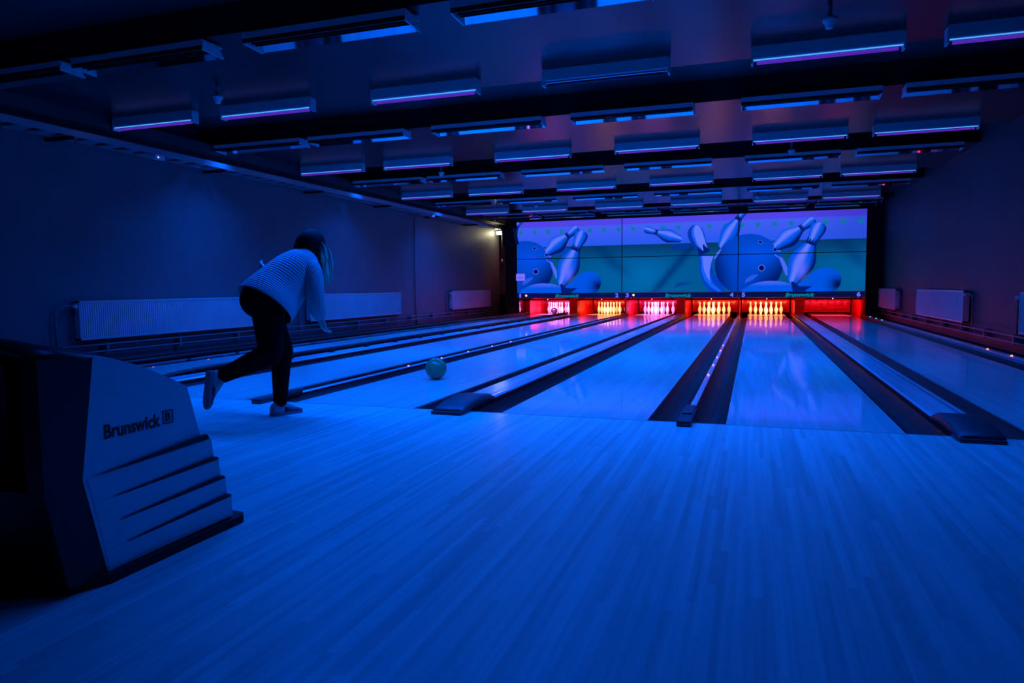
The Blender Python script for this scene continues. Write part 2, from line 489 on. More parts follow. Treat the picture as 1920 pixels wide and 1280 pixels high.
def narrow_divider(n, xc, label):
    t = thing('lane_divider', label, 'divider', (xc, 0, 0), 'raised dividers between the gutters')
    hw = (NAR - 2 * GW) / 2
    b = NB()
    prof = [(xc - hw, 0.004), (xc - hw, 0.010), (xc - hw * 0.6, 0.017), (xc + hw * 0.6, 0.017), (xc + hw, 0.010), (xc + hw, 0.004)]
    extrude_profile(b, prof, 'y', 0.38, 17.4)
    obj('capping', b, MT['cap'], t)
    obj('skirt', boxb(xc - hw, xc + hw, 0.2, 17.4, -0.12, 0.004), MT['gutter'], t)
    b = NB(); box(b, xc - 0.047, xc + 0.047, -0.16, 0.40, 0.0, 0.038, 0.012)
    box(b, xc - 0.035, xc + 0.035, 0.1, 0.44, 0.03, 0.048, 0.006)
    obj('end_cap', b, MT['endcap'], t)
    for y in LED_Y: led(t, xc, y, 0.020)
    return t


def wide_divider(n, xc, label, cap=True):
    t = thing('lane_divider', label, 'divider', (xc, 0, 0), 'raised dividers between the gutters')
    hw = (WID - 2 * GW) / 2
    b = NB()
    prof = [(xc - hw, 0.024), (xc - hw, 0.030), (xc - hw + 0.012, 0.042), (xc + hw - 0.012, 0.042), (xc + hw, 0.030), (xc + hw, 0.024)]
    extrude_profile(b, prof, 'y', 0.02, 17.25)
    obj('capping', b, MT['cap'], t)
    obj('skirt', boxb(xc - hw, xc + hw, 0.02, 17.25, -0.12, 0.024), MT['gutter'], t)
    b = boxb(xc + hw - 0.062, xc + hw - 0.054, 0.45, 17.2, 0.0415, 0.0428)
    obj('cover_seam', b, MT['capdark'], t)
    # moulded end piece that rises over the start of the capping
    b = NB()
    ys = [(-0.16, 0.004, 0.028), (-0.145, 0.0, 0.045), (0.02, -0.002, 0.074), (0.25, -0.003, 0.086), (0.42, -0.003, 0.072), (0.50, -0.003, 0.050), (0.51, -0.002, 0.044)]
    rings = []
    for y, ins, top in ys:
        x0, x1 = xc - hw + ins, xc + hw - ins
        rr = 0.03
        ring = [(x0, 0.0), (x0, top - 0.018), (x0 + rr, top), (x1 - rr, top), (x1, top - 0.018), (x1, 0.0)]
        rings.append([b.verts.new((x, y, z)) for x, z in ring])
    for a, c in zip(rings, rings[1:]):
        for k in range(6):
            b.faces.new((a[k], a[(k + 1) % 6], c[(k + 1) % 6], c[k]))
    b.faces.new(rings[0][::-1]); b.faces.new(rings[-1])
    obj('end_cap', b, MT['endcap'], t, True)
    b = boxb(xc - hw + 0.004, xc + hw - 0.004, -0.19, 0.05, 0.0, 0.022, 0.008)
    obj('end_plate', b, MT['endcap'], t)
    return t


X12 = (LC[1] + LC[2]) / 2; X23 = (LC[2] + LC[3]) / 2; X34 = (LC[3] + LC[4]) / 2; X56 = (LC[5] + LC[6]) / 2
wide_divider(1, X12, 'broad grey divider between lanes one and two, next to the bumper rails')
narrow_divider(2, X23, 'narrow divider between lanes two and three with red marker lights, behind the woman')
wide_divider(3, X34, 'broad grey divider between lanes three and four with a blue moulded end cap')
narrow_divider(4, 0.0, 'narrow divider between lanes four and five with red marker lights along its ridge')
wide_divider(5, X56, 'broad grey divider between lanes five and six with a black-looking end cap')
# outer cappings
for s, xa, lab in ((-1, LC[1] - H - GW, 'long outer capping strip between lane one and the left wall'), (1, LC[6] + H + GW, 'long outer capping strip with red lights between lane six and the right wall')):
    t = thing('lane_divider', lab, 'divider', (xa, 0, 0), 'raised dividers between the gutters')
    x0, x1 = (xa - 0.15, xa) if s < 0 else (xa, xa + 0.09)
    obj('capping', boxb(x0, x1, 0.1, 17.3, -0.12, 0.035, 0.006), MT['cap'], t)
    if s > 0:
        for y in (4.18, 5.10, 6.03): led(t, xa + 0.035, y, 0.040, r=0.014)
        for y, k in ((15.92, 'greenled'), (14.97, 'greenled'), (14.11, 'greenled')): led(t, xa + 0.02, y, 0.040, k, 0.02)
    else:
        for y in (2.1, 3.05, 4.6): led(t, xa - 0.05, y, 0.040)

# red light strips low down between the outer cappings and the walls
area_light('red_strip_light', (LC[6] + H + GW + 0.125, 10.8, -0.005), (0.25, 0, 0.97), 9.5, 0.012, 3.0, (1.0, 0.03, 0.18))
area_light('red_strip_light', (LC[1] - H - GW - 0.185, 14.2, -0.005), (-0.25, 0, 0.97), 6.0, 0.012, 3.2, (1.0, 0.03, 0.10))

# bumper rails of lane one
def bumper(xr, side, label):
    t = thing('bumper_rail', label, 'bumper rail', (xr, 1.0, 0), 'bumper rails of lane one')
    b = NB()
    tube(b, arc((xr, 0.55, 0.0), (xr, 0.95, 0.060), (xr, 1.55, 0.062), 5) + [(xr, 6, 0.062), (xr, 11, 0.062), (xr, 17.2, 0.062)], 0.036, 10)
    obj('rail', b, MT['blackgloss'], t, True)
    y = 1.75
    while y < 17:
        b = NB()
        box(b, min(xr, xr + side * 0.17), max(xr, xr + side * 0.17), y - 0.03, y + 0.03, 0.044, 0.058, 0.004)
        box(b, xr + side * 0.135 - 0.03, xr + side * 0.135 + 0.03, y - 0.04, y + 0.04, 0.043, 0.080, 0.005)
        obj('bracket', b, MT['blackgloss'], t)
        y += 0.92
    return t


bumper(LC[1] + H + 0.15, 1, 'black tubular bumper rail on brackets along the right gutter of lane one')
bumper(LC[1] - H - 0.13, -1, 'black tubular bumper rail on brackets along the left gutter of lane one, nearest the wall')

# ================================================================== PIT END
# kickbacks
def kickback(name, x0, x1, label, y0=17.1):
    t = thing(name, label, 'pin pit partition', ((x0 + x1) / 2, y0, 0), 'red partitions between the pin pits')
    obj('partition_board', boxb(x0, x1, y0, 20.0, -0.1, 0.62), MT['kick'], t)
    obj('front_edge', boxb(x0 - 0.004, x1 + 0.004, y0 - 0.02, y0, -0.08, 0.60, 0.004), MT['kick'], t)
    return t


kickback('pit_partition', LC[1] - H - GW, LC[1] - H - GW + 0.12, 'red partition at the left end of the pits, beside lane one', 17.42)
t = thing('pit_side_panel', 'dark glossy side panel mirroring the pins, at the left end of the pits', 'pit partition', (LC[1] - H - GW - 0.02, 16.7, 0))
obj('panel_board', boxb(LC[1] - H - GW - 0.04, LC[1] - H - GW - 0.005, 16.70, 18.2, 0.036, 0.62, 0.002), MT['gloss'], t)
kickback('pit_partition', X12 - 0.123, X12 + 0.123, 'wide red partition between the pin pits of lanes one and two', 17.2)
kickback('pit_partition', X23 - 0.022, X23 + 0.022, 'thin red partition between the pin pits of lanes two and three')
kickback('pit_partition', X34 - 0.123, X34 + 0.123, 'wide red partition between the pin pits of lanes three and four', 17.2)
kickback('pit_partition', -0.022, 0.022, 'thin red partition between the pin pits of lanes four and five')
kickback('pit_partition', X56 - 0.123, X56 + 0.123, 'wide red partition between the pin pits of lanes five and six', 17.2)
kickback('pit_partition', LC[6] + H + GW, LC[6] + H + GW + 0.06, 'red partition at the right end of the pits, beside lane six')

WARM = (1.0, 0.30, 0.10); MAG = (1.0, 0.20, 0.80)
PCOL = {1: MAG, 2: WARM, 3: MAG, 4: WARM, 5: WARM, 6: (1.0, 0.06, 0.16)}
for n in range(1, 7):
    c = LC[n]
    t = thing('pit_curtain', 'dark red curtain hanging behind the pin deck of lane %s' % LN[n], 'pit curtain', (c, 19.55, 0), 'red curtains behind the pins')
    b = NB(); k = 24
    prof = [(c - H - 0.2 + (2 * H + 0.4) * i / k, 19.55 + 0.012 * math.sin(i * 1.9)) for i in range(k + 1)]
    top = [b.verts.new((x, y, 0.60)) for x, y in prof]; bot = [b.verts.new((x, y + 0.05, 0.02)) for x, y in prof]
    tb = [b.verts.new((x, y + 0.02, 0.60)) for x, y in prof]; bb = [b.verts.new((x, y + 0.07, 0.02)) for x, y in prof]
    for i in range(k):
        b.faces.new((top[i], top[i + 1], bot[i + 1], bot[i])); b.faces.new((tb[i + 1], tb[i], bb[i], bb[i + 1]))
        b.faces.new((top[i + 1], top[i], tb[i], tb[i + 1])); b.faces.new((bot[i], bot[i + 1], bb[i + 1], bb[i]))
    obj('curtain_cloth', b, MT['curtain'], t, True)
    # sweep bar above the deck
    t = thing('sweep_bar', 'black sweep bar with a small white light over the pin deck of lane %s' % LN[n], 'sweep bar', (c, 17.35, 0.5), 'sweep bars above the pin decks')
    obj('bar', boxb(c - 0.761, c + 0.761, 17.30, 17.40, 0.468, 0.522, 0.006), MT['blackgloss'], t)
    for s in (-1, 1):
        obj('arm', boxb(c + s * 0.60 - 0.015, c + s * 0.60 + 0.015, 17.32, 17.75, 0.50, 0.60, 0.004), MT['blackgloss'], t)
    b = NB(); sphere(b, (c, 17.295, 0.497), 0.016, 10, 6); obj('white_light', b, MT['whiteled'], t)
    # pin deck lamp above the deck, behind the mask
    area_light('pin_deck_lamp', (c, 17.43, 0.60), (0, 0.80, -0.36), 0.95, 0.08, PIN_WATTS * (1.0 if n != 6 else 0.8), PCOL[n], 150)
    area_light('partition_fill', (c, 16.80, 0.655), (0, 0.55, -0.75), 1.3, 0.05, 4.0, (1.0, 0.02, 0.05), 160)  # red fill added to light the partition fronts

# ---- pins
PIN_PROF_IN = [(1.016, 0), (1.10, 0.15), (1.41, 0.75), (1.82, 2.25), (2.21, 3.375), (2.383, 4.5), (2.25, 5.875), (1.90, 7.0), (1.50, 8.0), (1.13, 9.0), (0.93, 9.9), (0.90, 10.4), (0.94, 10.9), (1.06, 11.75), (1.20, 12.6), (1.273, 13.5), (1.20, 14.1), (0.95, 14.6), (0.5, 14.92), (0.02, 15.0)]
bm = NB(); lathe(bm, [(r * 0.0254, z * 0.0254) for r, z in PIN_PROF_IN], n=20)
pin0 = obj('bowling_pin', bm, MT['pin'], None, True)
SP = 0.3048
ROWS = [[(0, 0, 'single front pin of the rack')],
        [(-.5, 1, 'left pin in the second row'), (.5, 1, 'right pin in the second row')],
        [(-1, 2, 'left pin in the third row'), (0, 2, 'middle pin in the third row'), (1, 2, 'right pin in the third row')],
        [(-1.5, 3, 'left corner pin in the back row'), (-.5, 3, 'inner left pin in the back row'), (.5, 3, 'inner right pin in the back row'), (1.5, 3, 'right corner pin in the back row')]]
first = True
for n in range(1, 6):
    hue = 'pinkish white' if n in (1, 3) else 'warm yellow'
    for row in ROWS:
        for dx, k, what in row:
            if first: p = pin0; first = False
            else:
                p = pin0.copy(); COL.objects.link(p)
            p.location = (LC[n] + dx * SP, HEAD_Y + k * SP * math.sqrt(3) / 2, 0.0)
            tag(p, '%s pin, %s, on lane %s' % (hue, what, LN[n]), 'bowling pin', 'racked bowling pins on lane %s' % LN[n])

# ---- balls
def ball(name, label, loc, m, holes_dir):
    t = thing(name, label, 'bowling ball', loc)
    b = NB(); sphere(b, loc, 0.108, 40, 24); obj('ball_shell', b, m, t, True)
    d = Vector(holes_dir).normalized(); a = d.orthogonal().normalized(); c = d.cross(a)
    for dx, dy, r in ((0.018, 0.0, 0.013), (-0.018, 0.0, 0.013), (0.0, -0.06, 0.015)):
        q = (d * 0.105 + a * dx + c * dy).normalized()
        b = NB(); ctr = Vector(loc) + q * 0.1075
        tube(b, [ctr - q * 0.02, ctr + q * 0.0012], r, 14); obj('finger_hole', b, MT['hole'], t)
    return t


ball('bowling_ball', 'teal bowling ball rolling on lane three just past the foul line', (-2.585, 1.62, 0.1085), MT['ballteal'], (0.3, 0.6, 0.75))
ball('bowling_ball', 'dark bowling ball reaching the pins at the far end of lane one', (LC[1] + 0.02, 18.0, 0.1085), MT['balldark'], (0.2, 0.5, 0.8))

# ================================================================== MASK: six printed mural panels with added glow and three lettered strips
def S(*c): return np.array(lin(*c))


def smooth(a, b, x):
    t = np.clip((x - a) / (b - a), 0, 1); return t * t * (3 - 2 * t)


def mix(c, col, a): return c * (1 - a[..., None]) + np.asarray(col) * a[..., None]


PT = np.array([z / 15.0 for r, z in PIN_PROF_IN]); PR = np.array([r / 15.0 for r, z in PIN_PROF_IN])


def art_pin(c, X, Z, base, head, fat=1.0, light=0.0, bright=1.0, headscale=1.0, neck=True, aa=0.012):
    """one printed bowling pin, lying along base -> head"""
    b = np.array(base); h = np.array(head); ax = h - b; Ln = np.hypot(*ax); ax = ax / Ln; nx = np.array([-ax[1], ax[0]])
    t = ((X - b[0]) * ax[0] + (Z - b[1]) * ax[1]) / Ln
    s = ((X - b[0]) * nx[0] + (Z - b[1]) * nx[1])
    r = np.interp(t, PT, PR, left=PR[0], right=0)
    r = np.where(t < 0.05, np.interp(0.05, PT, PR) * np.sqrt(np.clip(1 - ((0.05 - t) / 0.11) ** 2, 0, 1)), r)
    r = r * Ln * fat * (1 + (headscale - 1) * np.clip(t, 0, 1))
    a = 1 - smooth(-aa, aa, np.abs(s) - r)
    a = a * ((t > -0.06) & (t < 1))
    q = np.where(r > 1e-4, s / np.maximum(r, 1e-4), 0)
    lit = np.clip(1 - np.abs(q - light) * 0.85, 0, 1)
    body = mix(np.zeros(c.shape) + S(0, 22, 105), S(0, 84, 232), smooth(0.0, 0.45, lit))
    body = mix(body, S(96, 122, 255), smooth(0.55, 0.95, lit) * bright)
    if neck:
        zz = 0.665 + 0.03 * np.abs(((q * 2.0 + 10.25) % 1.0) * 2 - 1) * 2.2
        nk = smooth(0.62, 0.63, t) * (1 - smooth(0, 0.008, t - zz))
        body = mix(body, S(0, 26, 112), nk)
    return c * (1 - a[..., None]) + body * a[..., None]


def art_poly(c, X, Z, pts, col, alpha=1.0):
    ins = np.zeros(X.shape, bool)
    for (x0, z0), (x1, z1) in zip(pts, pts[1:] + pts[:1]):
        k = ((z0 > Z) != (z1 > Z)) & (X < (x1 - x0) * (Z - z0) / ((z1 - z0) if z1 != z0 else 1e-9) + x0)
        ins ^= k
    return mix(c, S(*col), ins * alpha)


def ell(X, Z, cx, cz, rx, rz, rot=0.0):
    cr, sr = math.cos(rot), math.sin(rot)
    u = (X - cx) * cr + (Z - cz) * sr; v = -(X - cx) * sr + (Z - cz) * cr
    return np.hypot(u / rx, v / rz)


PER = 6.70


def mural(X, Z):
    c = np.zeros(X.shape + (3,))
    # far lane: teal floor below, blue wall above, violet band on top
    d = np.clip((2.14 - Z) / 1.4, 0, 1)
    fl = mix(np.zeros(c.shape) + S(4, 56, 106), S(0, 86, 145), smooth(0.0, 0.45, d))
    for sh in (0, -PER, PER):
        g = np.exp(-(((X - sh + 2.7) / 0.75) ** 2 + ((Z - 1.15) / 0.55) ** 2)); fl = mix(fl, S(0, 104, 176), g * 0.8)
        g = np.exp(-(((X - sh - 2.9) / 0.6) ** 2 + ((Z - 1.2) / 0.6) ** 2)); fl = mix(fl, S(0, 96, 164), g * 0.6)
        ln = (X - sh + 1.28) - (Z - 2.09) * 0.81; g = np.exp(-(ln / 0.17) ** 2) * smooth(0.5, 0.9, Z) * (1 - smooth(2.0, 2.14, Z))
        fl = mix(fl, S(0, 40, 110), g * 0.75)
        ln = (X - sh - 3.0) + (Z - 1.7) * 0.9; g = np.exp(-(ln / 0.28) ** 2) * smooth(1.0, 1.6, Z); fl = mix(fl, S(0, 42, 105), g * 0.6)
        g = np.exp(-(((X - sh - 1.6) / 0.35) ** 2 + ((Z - 1.55) / 0.5) ** 2)); fl = mix(fl, S(10, 70, 105), g * 0.6)
        g = np.exp(-(((X - sh - 1.55) / 0.28) ** 4 + ((Z - 0.95) / 0.25) ** 4)); fl = mix(fl, S(8, 62, 100), g * 0.6)
    c = fl
    up = mix(np.zeros(c.shape) + S(62, 92, 240), S(42, 88, 238), smooth(2.7, 2.2, Z))
    up = mix(up, S(38, 70, 205), smooth(1.5, 3.3, X) * 0.7)
    c = mix(c, np.zeros(3), np.zeros(X.shape)); a = smooth(2.138, 2.150, Z); c = c * (1 - a[..., None]) + up * a[..., None]
    vi = mix(np.zeros(c.shape) + S(80, 68, 232), S(64, 56, 205), smooth(1.0, 3.3, X))
    a = smooth(2.745, 2.765, Z); c = c * (1 - a[..., None]) + vi * a[..., None]
    # row of dots
    k = np.round((X + 3.03) / 0.441); dx = X - (-3.03 + 0.441 * k)
    a = 1 - smooth(0.055, 0.08, np.hypot(dx, Z - 2.61)); c = mix(c, S(12, 112, 158), a * 0.95)
    for sh in (-PER, 0.0):
        x = X - sh
        # shadows on the floor
        c = art_poly(c, x, Z, [(-1.98, 2.10), (-1.4, 2.14), (-1.36, 2.02), (-1.6, 1.93), (-1.85, 1.95)], (0, 52, 150), 0.9)
        c = art_poly(c, x, Z, [(-1.82, 0.83), (-1.72, 0.98), (-1.55, 1.01), (-1.25, 0.965), (-1.5, 0.93), (-1.7, 0.88)], (0, 58, 150), 0.9)
        c = art_poly(c, x, Z, [(1.05, 2.02), (1.5, 2.16), (1.72, 2.06), (1.6, 1.9), (1.2, 1.84)], (0, 66, 190), 0.75)
        # flying pin and pin behind the ball
        c = art_pin(c, x, Z, (-1.66, 2.27), (-2.70, 2.60), 1.15, -0.3, 1.0)
        c = art_pin(c, x, Z, (-0.47, 2.05), (0.20, 3.18), 1.2, 0.2, 1.0)
        # curved pin at the left of the ball
        E2 = lambda pts: [(-1.238 + (px - 1075) * 0.00204, 2.668 - (py - 235) * 0.002064) for px, py in pts]
        c = art_poly(c, x, Z, E2([(1150, 655), (1145, 760), (1150, 880), (1175, 1000), (1220, 1090), (1310, 1195), (1520, 1195), (1430, 1100), (1330, 1000), (1295, 900), (1295, 800), (1340, 700), (1340, 672)]), (0, 62, 200))
        c = art_poly(c, x, Z, E2([(1160, 680), (1170, 880), (1215, 1010), (1290, 1100), (1420, 1195), (1480, 1195), (1330, 1060), (1280, 900), (1290, 780), (1335, 680)]), (20, 92, 240))
        c = art_poly(c, x, Z, E2([(1185, 680), (1335, 680), (1305, 780), (1285, 900), (1292, 1040), (1245, 960), (1205, 860), (1190, 770)]), (92, 118, 255))
        c = art_poly(c, x, Z, E2([(1335, 720), (1318, 820), (1345, 930), (1440, 1010), (1500, 1180), (1390, 1110), (1310, 1000), (1295, 880), (1305, 780)]), (0, 60, 195))
        c = art_poly(c, x, Z, E2([(1075, 232), (1030, 250), (995, 290), (975, 340), (983, 410), (1020, 490), (1080, 570), (1118, 610), (1140, 662), (1200, 655), (1290, 612), (1255, 530), (1230, 450), (1210, 370), (1180, 300), (1140, 252)]), (0, 52, 175))
        c = art_poly(c, x, Z, E2([(1075, 236), (1040, 270), (1025, 330), (1040, 410), (1085, 500), (1130, 570), (1240, 560), (1220, 440), (1190, 340), (1150, 270), (1115, 240)]), (22, 92, 240))
        c = art_poly(c, x, Z, E2([(1080, 240), (1060, 320), (1075, 400), (1110, 500), (1190, 605), (1250, 560), (1205, 430), (1170, 320), (1130, 250)]), (95, 120, 255))
        c = art_poly(c, x, Z, E2([(1100, 535), (1150, 575), (1195, 612), (1190, 498), (1235, 555), (1262, 560), (1288, 608), (1200, 652), (1140, 662)]), (0, 26, 112))
        # ball
        q = ell(x, Z, 0.26, 1.48, 0.93, 0.88); a = 1 - smooth(0.985, 1.0, q)
        bc = mix(np.zeros(c.shape) + S(0, 66, 196), S(0, 78, 226), np.exp(-(((x - 0.45) / 0.5) ** 2 + ((Z - 1.75) / 0.35) ** 2)))
        bc = mix(bc, S(0, 18, 96), smooth(0.25, 0.95, (x - 0.50) * 0.75 + (1.75 - Z) * 0.75) * 0.95)
        bc = mix(bc, S(0, 20, 100), smooth(0.10, 0.72, (-x + 0.0) * 0.95 + (1.45 - Z) * 0.25) * 0.95)
        c = c * (1 - a[..., None]) + bc * a[..., None]
        # reflections of the pins in the ball, chips at its rim
        c = art_poly(c, x, Z, [(0.16, 0.95), (0.20, 1.08), (0.34, 1.18), (0.52, 1.21), (0.50, 1.15), (0.36, 1.04)], (40, 88, 235), 0.9)
        c = art_poly(c, x, Z, [(0.89, 2.10), (0.98, 2.05), (1.13, 1.86), (1.10, 1.82), (0.98, 1.88)], (70, 100, 245), 1.0)
        c = art_poly(c, x, Z, [(1.05, 1.72), (1.16, 1.66), (1.30, 1.40), (1.31, 1.20), (1.27, 1.14), (1.17, 1.40)], (72, 104, 250), 1.0)
        c = art_poly(c, x, Z, [(0.93, 1.78), (1.02, 1.74), (1.05, 1.66), (0.99, 1.70)], (70, 100, 245), 1.0)
        c = art_poly(c, x, Z, [(-0.46, 1.99), (-0.62, 1.84), (-0.70, 1.66), (-0.66, 1.66), (-0.56, 1.80)], (80, 108, 250), 1.0)
        for hx, hz, rx, rz, ro in ((0.575, 2.113, 0.052, 0.032, -0.4), (0.965, 1.895, 0.04, 0.052, 0.5), (0.615, 1.385, 0.072, 0.072, 0)):
            q = ell(x, Z, hx, hz, rx * 1.32, rz * 1.32, ro); c = mix(c, S(70, 100, 240), 1 - smooth(0.94, 1.04, q))
            q = ell(x, Z, hx, hz, rx, rz, ro); c = mix(c, S(0, 8, 70), 1 - smooth(0.9, 1.05, q))
        # pins on the right of the ball
        c = art_pin(c, x, Z, (1.02, 1.98), (1.98, 2.72), 1.38, 0.45, 0.95)
        c = art_pin(c, x, Z, (1.46, 1.02), (2.14, 2.60), 1.18, 0.25, 1.0, 1.25)
        c = mix(c, S(100, 110, 255), np.exp(-(((x - 1.66) / 0.13) ** 2 + ((Z - 1.33) / 0.24) ** 2)) * 0.75)
        # lying pin in front
        q = ell(x, Z, 2.25, 0.98, 0.46, 0.38, 0.35); body = 1 - smooth(0.98, 1.0, q)
        bc = mix(np.zeros(c.shape) + S(0, 82, 226), S(0, 14, 80), np.exp(-(((x - 2.62) / 0.24) ** 2 + ((Z - 0.90) / 0.22) ** 2)))
        c = art_poly(c, x, Z, [(1.40, 0.60), (1.50, 0.86), (1.78, 1.05), (2.05, 1.27), (2.3, 0.9), (2.2, 0.60)], (0, 84, 228), 1.0)
        c = c * (1 - body[..., None]) + bc * body[..., None]
        q = ell(x, Z, 0.90, 0.45, 0.95, 0.57, -0.03); a = (1 - smooth(0.985, 1.0, q)) * (x < 1.47)
        bc = mix(np.zeros(c.shape) + S(0, 84, 232), S(70, 104, 250), smooth(0.85, 1.02, Z))
        c = c * (1 - a[..., None]) + bc * a[..., None]
        c = art_poly(c, x, Z, [(1.40, 1.0), (1.47, 0.98), (1.62, 0.86), (1.95, 0.86), (1.60, 0.60), (1.47, 0.60)], (0, 28, 118), 1.0)
    return c


PX = [-6.715, -3.365, -0.02, 3.30]
PZ = [0.705, 1.782, 2.945]
SIDE = ['left', 'middle', 'right']
for i in range(3):
    for j in range(2):
        x0, x1, z0, z1 = PX[i] + 0.012, PX[i + 1] - 0.012, PZ[j] + 0.010, PZ[j + 1] - 0.010
        pic = ['ball and lying pin', 'teal floor and pin', 'ball and lying pin'][i] if j == 0 else ['ball top and tipping pins', 'small flying pin', 'ball top and tipping pins'][i]
        t = thing('mural_panel', '%s blue mural panel over lanes %s and %s with %s' % (['lower', 'upper'][j], LN[2 * i + 1], LN[2 * i + 2], pic), 'mural panel', ((x0 + x1) / 2, MASK_Y, z0), 'mural panels with added glow above the pins')
        obj('panel_frame', boxb(x0 - 0.011, x1 + 0.011, MASK_Y + 0.003, MASK_Y + 0.06, z0 - 0.009, z1 + 0.009), MT['black'], t)
        nx = int((x1 - x0) / 0.0125); nz = int((z1 - z0) / 0.0125)
        gx, gz = np.meshgrid(np.linspace(x0, x1, nx + 1), np.linspace(z0, z1, nz + 1))
        co = np.stack([gx.ravel() - t.location.x, np.zeros(gx.size), gz.ravel() - t.location.z], 1)
        idx = np.arange(gx.size).reshape(gx.shape)
        quads = np.stack([idx[:-1, :-1], idx[:-1, 1:], idx[1:, 1:], idx[1:, :-1]], -1).reshape(-1, 4)
        me = bpy.data.meshes.new('picture')
        me.vertices.add(len(co)); me.vertices.foreach_set('co', co.ravel())
        me.loops.add(quads.size); me.loops.foreach_set('vertex_index', quads.ravel().astype(np.int32))
        me.polygons.add(len(quads)); me.polygons.foreach_set('loop_start', np.arange(0, quads.size, 4, dtype=np.int32))
        me.update(calc_edges=True)
        ca = me.color_attributes.new('picture', 'FLOAT_COLOR', 'POINT')
        rgb = mural(gx, gz).reshape(-1, 3)
        ca.data.foreach_set('color', np.concatenate([rgb, np.ones((len(rgb), 1))], 1).astype(np.float32).ravel())
        me.materials.append(MT['mural_glow'])
        link('picture', me, t)

FR = lambda x, z, y=MASK_Y - 0.022: ((x, y, z), (1, 0, 0), (0, 0, 1), (0, -1, 0))
for i in range(3):
    x0, x1 = PX[i] + 0.004, PX[i + 1] - 0.004
    t = thing('mask_strip', 'dark blue strip lettered in teal with lane numbers %s and %s under the mural' % (LN[2 * i + 1], LN[2 * i + 2]), 'sign strip', ((x0 + x1) / 2, MASK_Y, 0.55), 'lettered strips under the mural')
    obj('strip_board', boxb(x0, x1, MASK_Y - 0.02, MASK_Y + 0.05, 0.552, 0.70, 0.003), MT['strip'], t)
    tx = [-5.45, -2.075, 1.255][i]
    obj('lettering', place_text('Brunswick', 0.12, FR(tx, 0.568), width=0.77, height=0.108, shear=0.25, bold=0.004), MT['txt_teal'], t)
    obj('left_numeral', place_text(str(2 * i + 1), 0.15, FR([-6.625, -3.245, 0.09][i], 0.568), height=0.125, bold=0.006, width=0.05 if i == 0 else 0.095), MT['txt_lav'], t)
    obj('right_numeral', place_text(str(2 * i + 2), 0.15, FR([-3.565, -0.235, 3.08][i], 0.568), height=0.125, bold=0.006, width=0.10), MT['txt_lav'], t)
    if i < 2:
        b = NB(); sphere(b, ([-6.40, -3.01][i], MASK_Y - 0.022, 0.634), 0.034, 14, 8, (1, 0.5, 1)); obj('indicator_lamp', b, MT['ind'], t, True)
    for q in [(-3.87,), (-0.52,), (0.42, 2.83)][i]:
        obj('dark_icon', place_text('XX', 0.06, FR(q, 0.615), height=0.05, width=0.13), MT['black'], t)
# mask frame: black surrounds
struct('trim_2', boxb(3.31, WALL_R, MASK_Y + 0.01, MASK_Y + 0.08, 0.0, 3.10), MT['black'], 'black upright surround at the right end of the mural')
struct('trim_3', boxb(-7.05, 3.31, MASK_Y + 0.0, MASK_Y + 0.10, 2.95, 3.10), MT['black'], 'black header above the mural')
struct('trim_4', boxb(-7.10, -6.73, MASK_Y + 0.02, MASK_Y + 0.08, -0.02, 2.95), MT['black'], 'black upright surround at the left end of the mural')
# notice card on the left panel
t = thing('notice_card', 'small lavender notice card on the left edge of the mural over lane one', 'notice', (-6.60, MASK_Y - 0.006, 1.10))
obj('card_sheet', boxb(-6.735, -6.445, MASK_Y - 0.012, MASK_Y - 0.002, 1.105, 1.325), MT['card'], t)
b = NB()
for z, a, c in ((1.235, 0.10, 0.17), (1.195, 0.03, 0.25), (1.178, 0.06, 0.24)):
    box(b, -6.735 + a, -6.735 + c, MASK_Y - 0.0135, MASK_Y - 0.0121, z, z + 0.010)
obj('print_lines', b, MT['cardtxt'], t)
# loudspeaker in the corner
t = thing('loudspeaker', 'black loudspeaker hanging at the top left corner of the mural', 'loudspeaker', (-6.82, 16.35, 2.2))
b = NB()
prof = [(-7.06, 2.78), (-6.70, 2.74), (-6.60, 2.25), (-7.02, 2.20)]
extrude_profile(b, prof, 'y', 16.15, 16.50)
obj('cabinet', b, MT['black'], t)
obj('bracket', boxb(-6.95, -6.85, 16.46, 16.606, 2.66, 2.99), MT['black'], t)
obj('grille', boxb(-7.0, -6.68, 16.135, 16.15, 2.28, 2.70), MT['black'], t)
b = NB(); sphere(b, (-6.83, 16.13, 2.33), 0.022, 10, 6); obj('badge', b, MT['pipe'], t)

# ================================================================== CEILING LIGHTS
def xlab(x):
    i = min(range(1, 7), key=lambda n: abs(LC[n] - x)); return i


AX = [-7.34, -5.66, -3.62, -1.65, 0.36, 1.94]
AY = [2.30, 6.25, 10.10, 14.0]
RN = ['first', 'second', 'third', 'fourth']


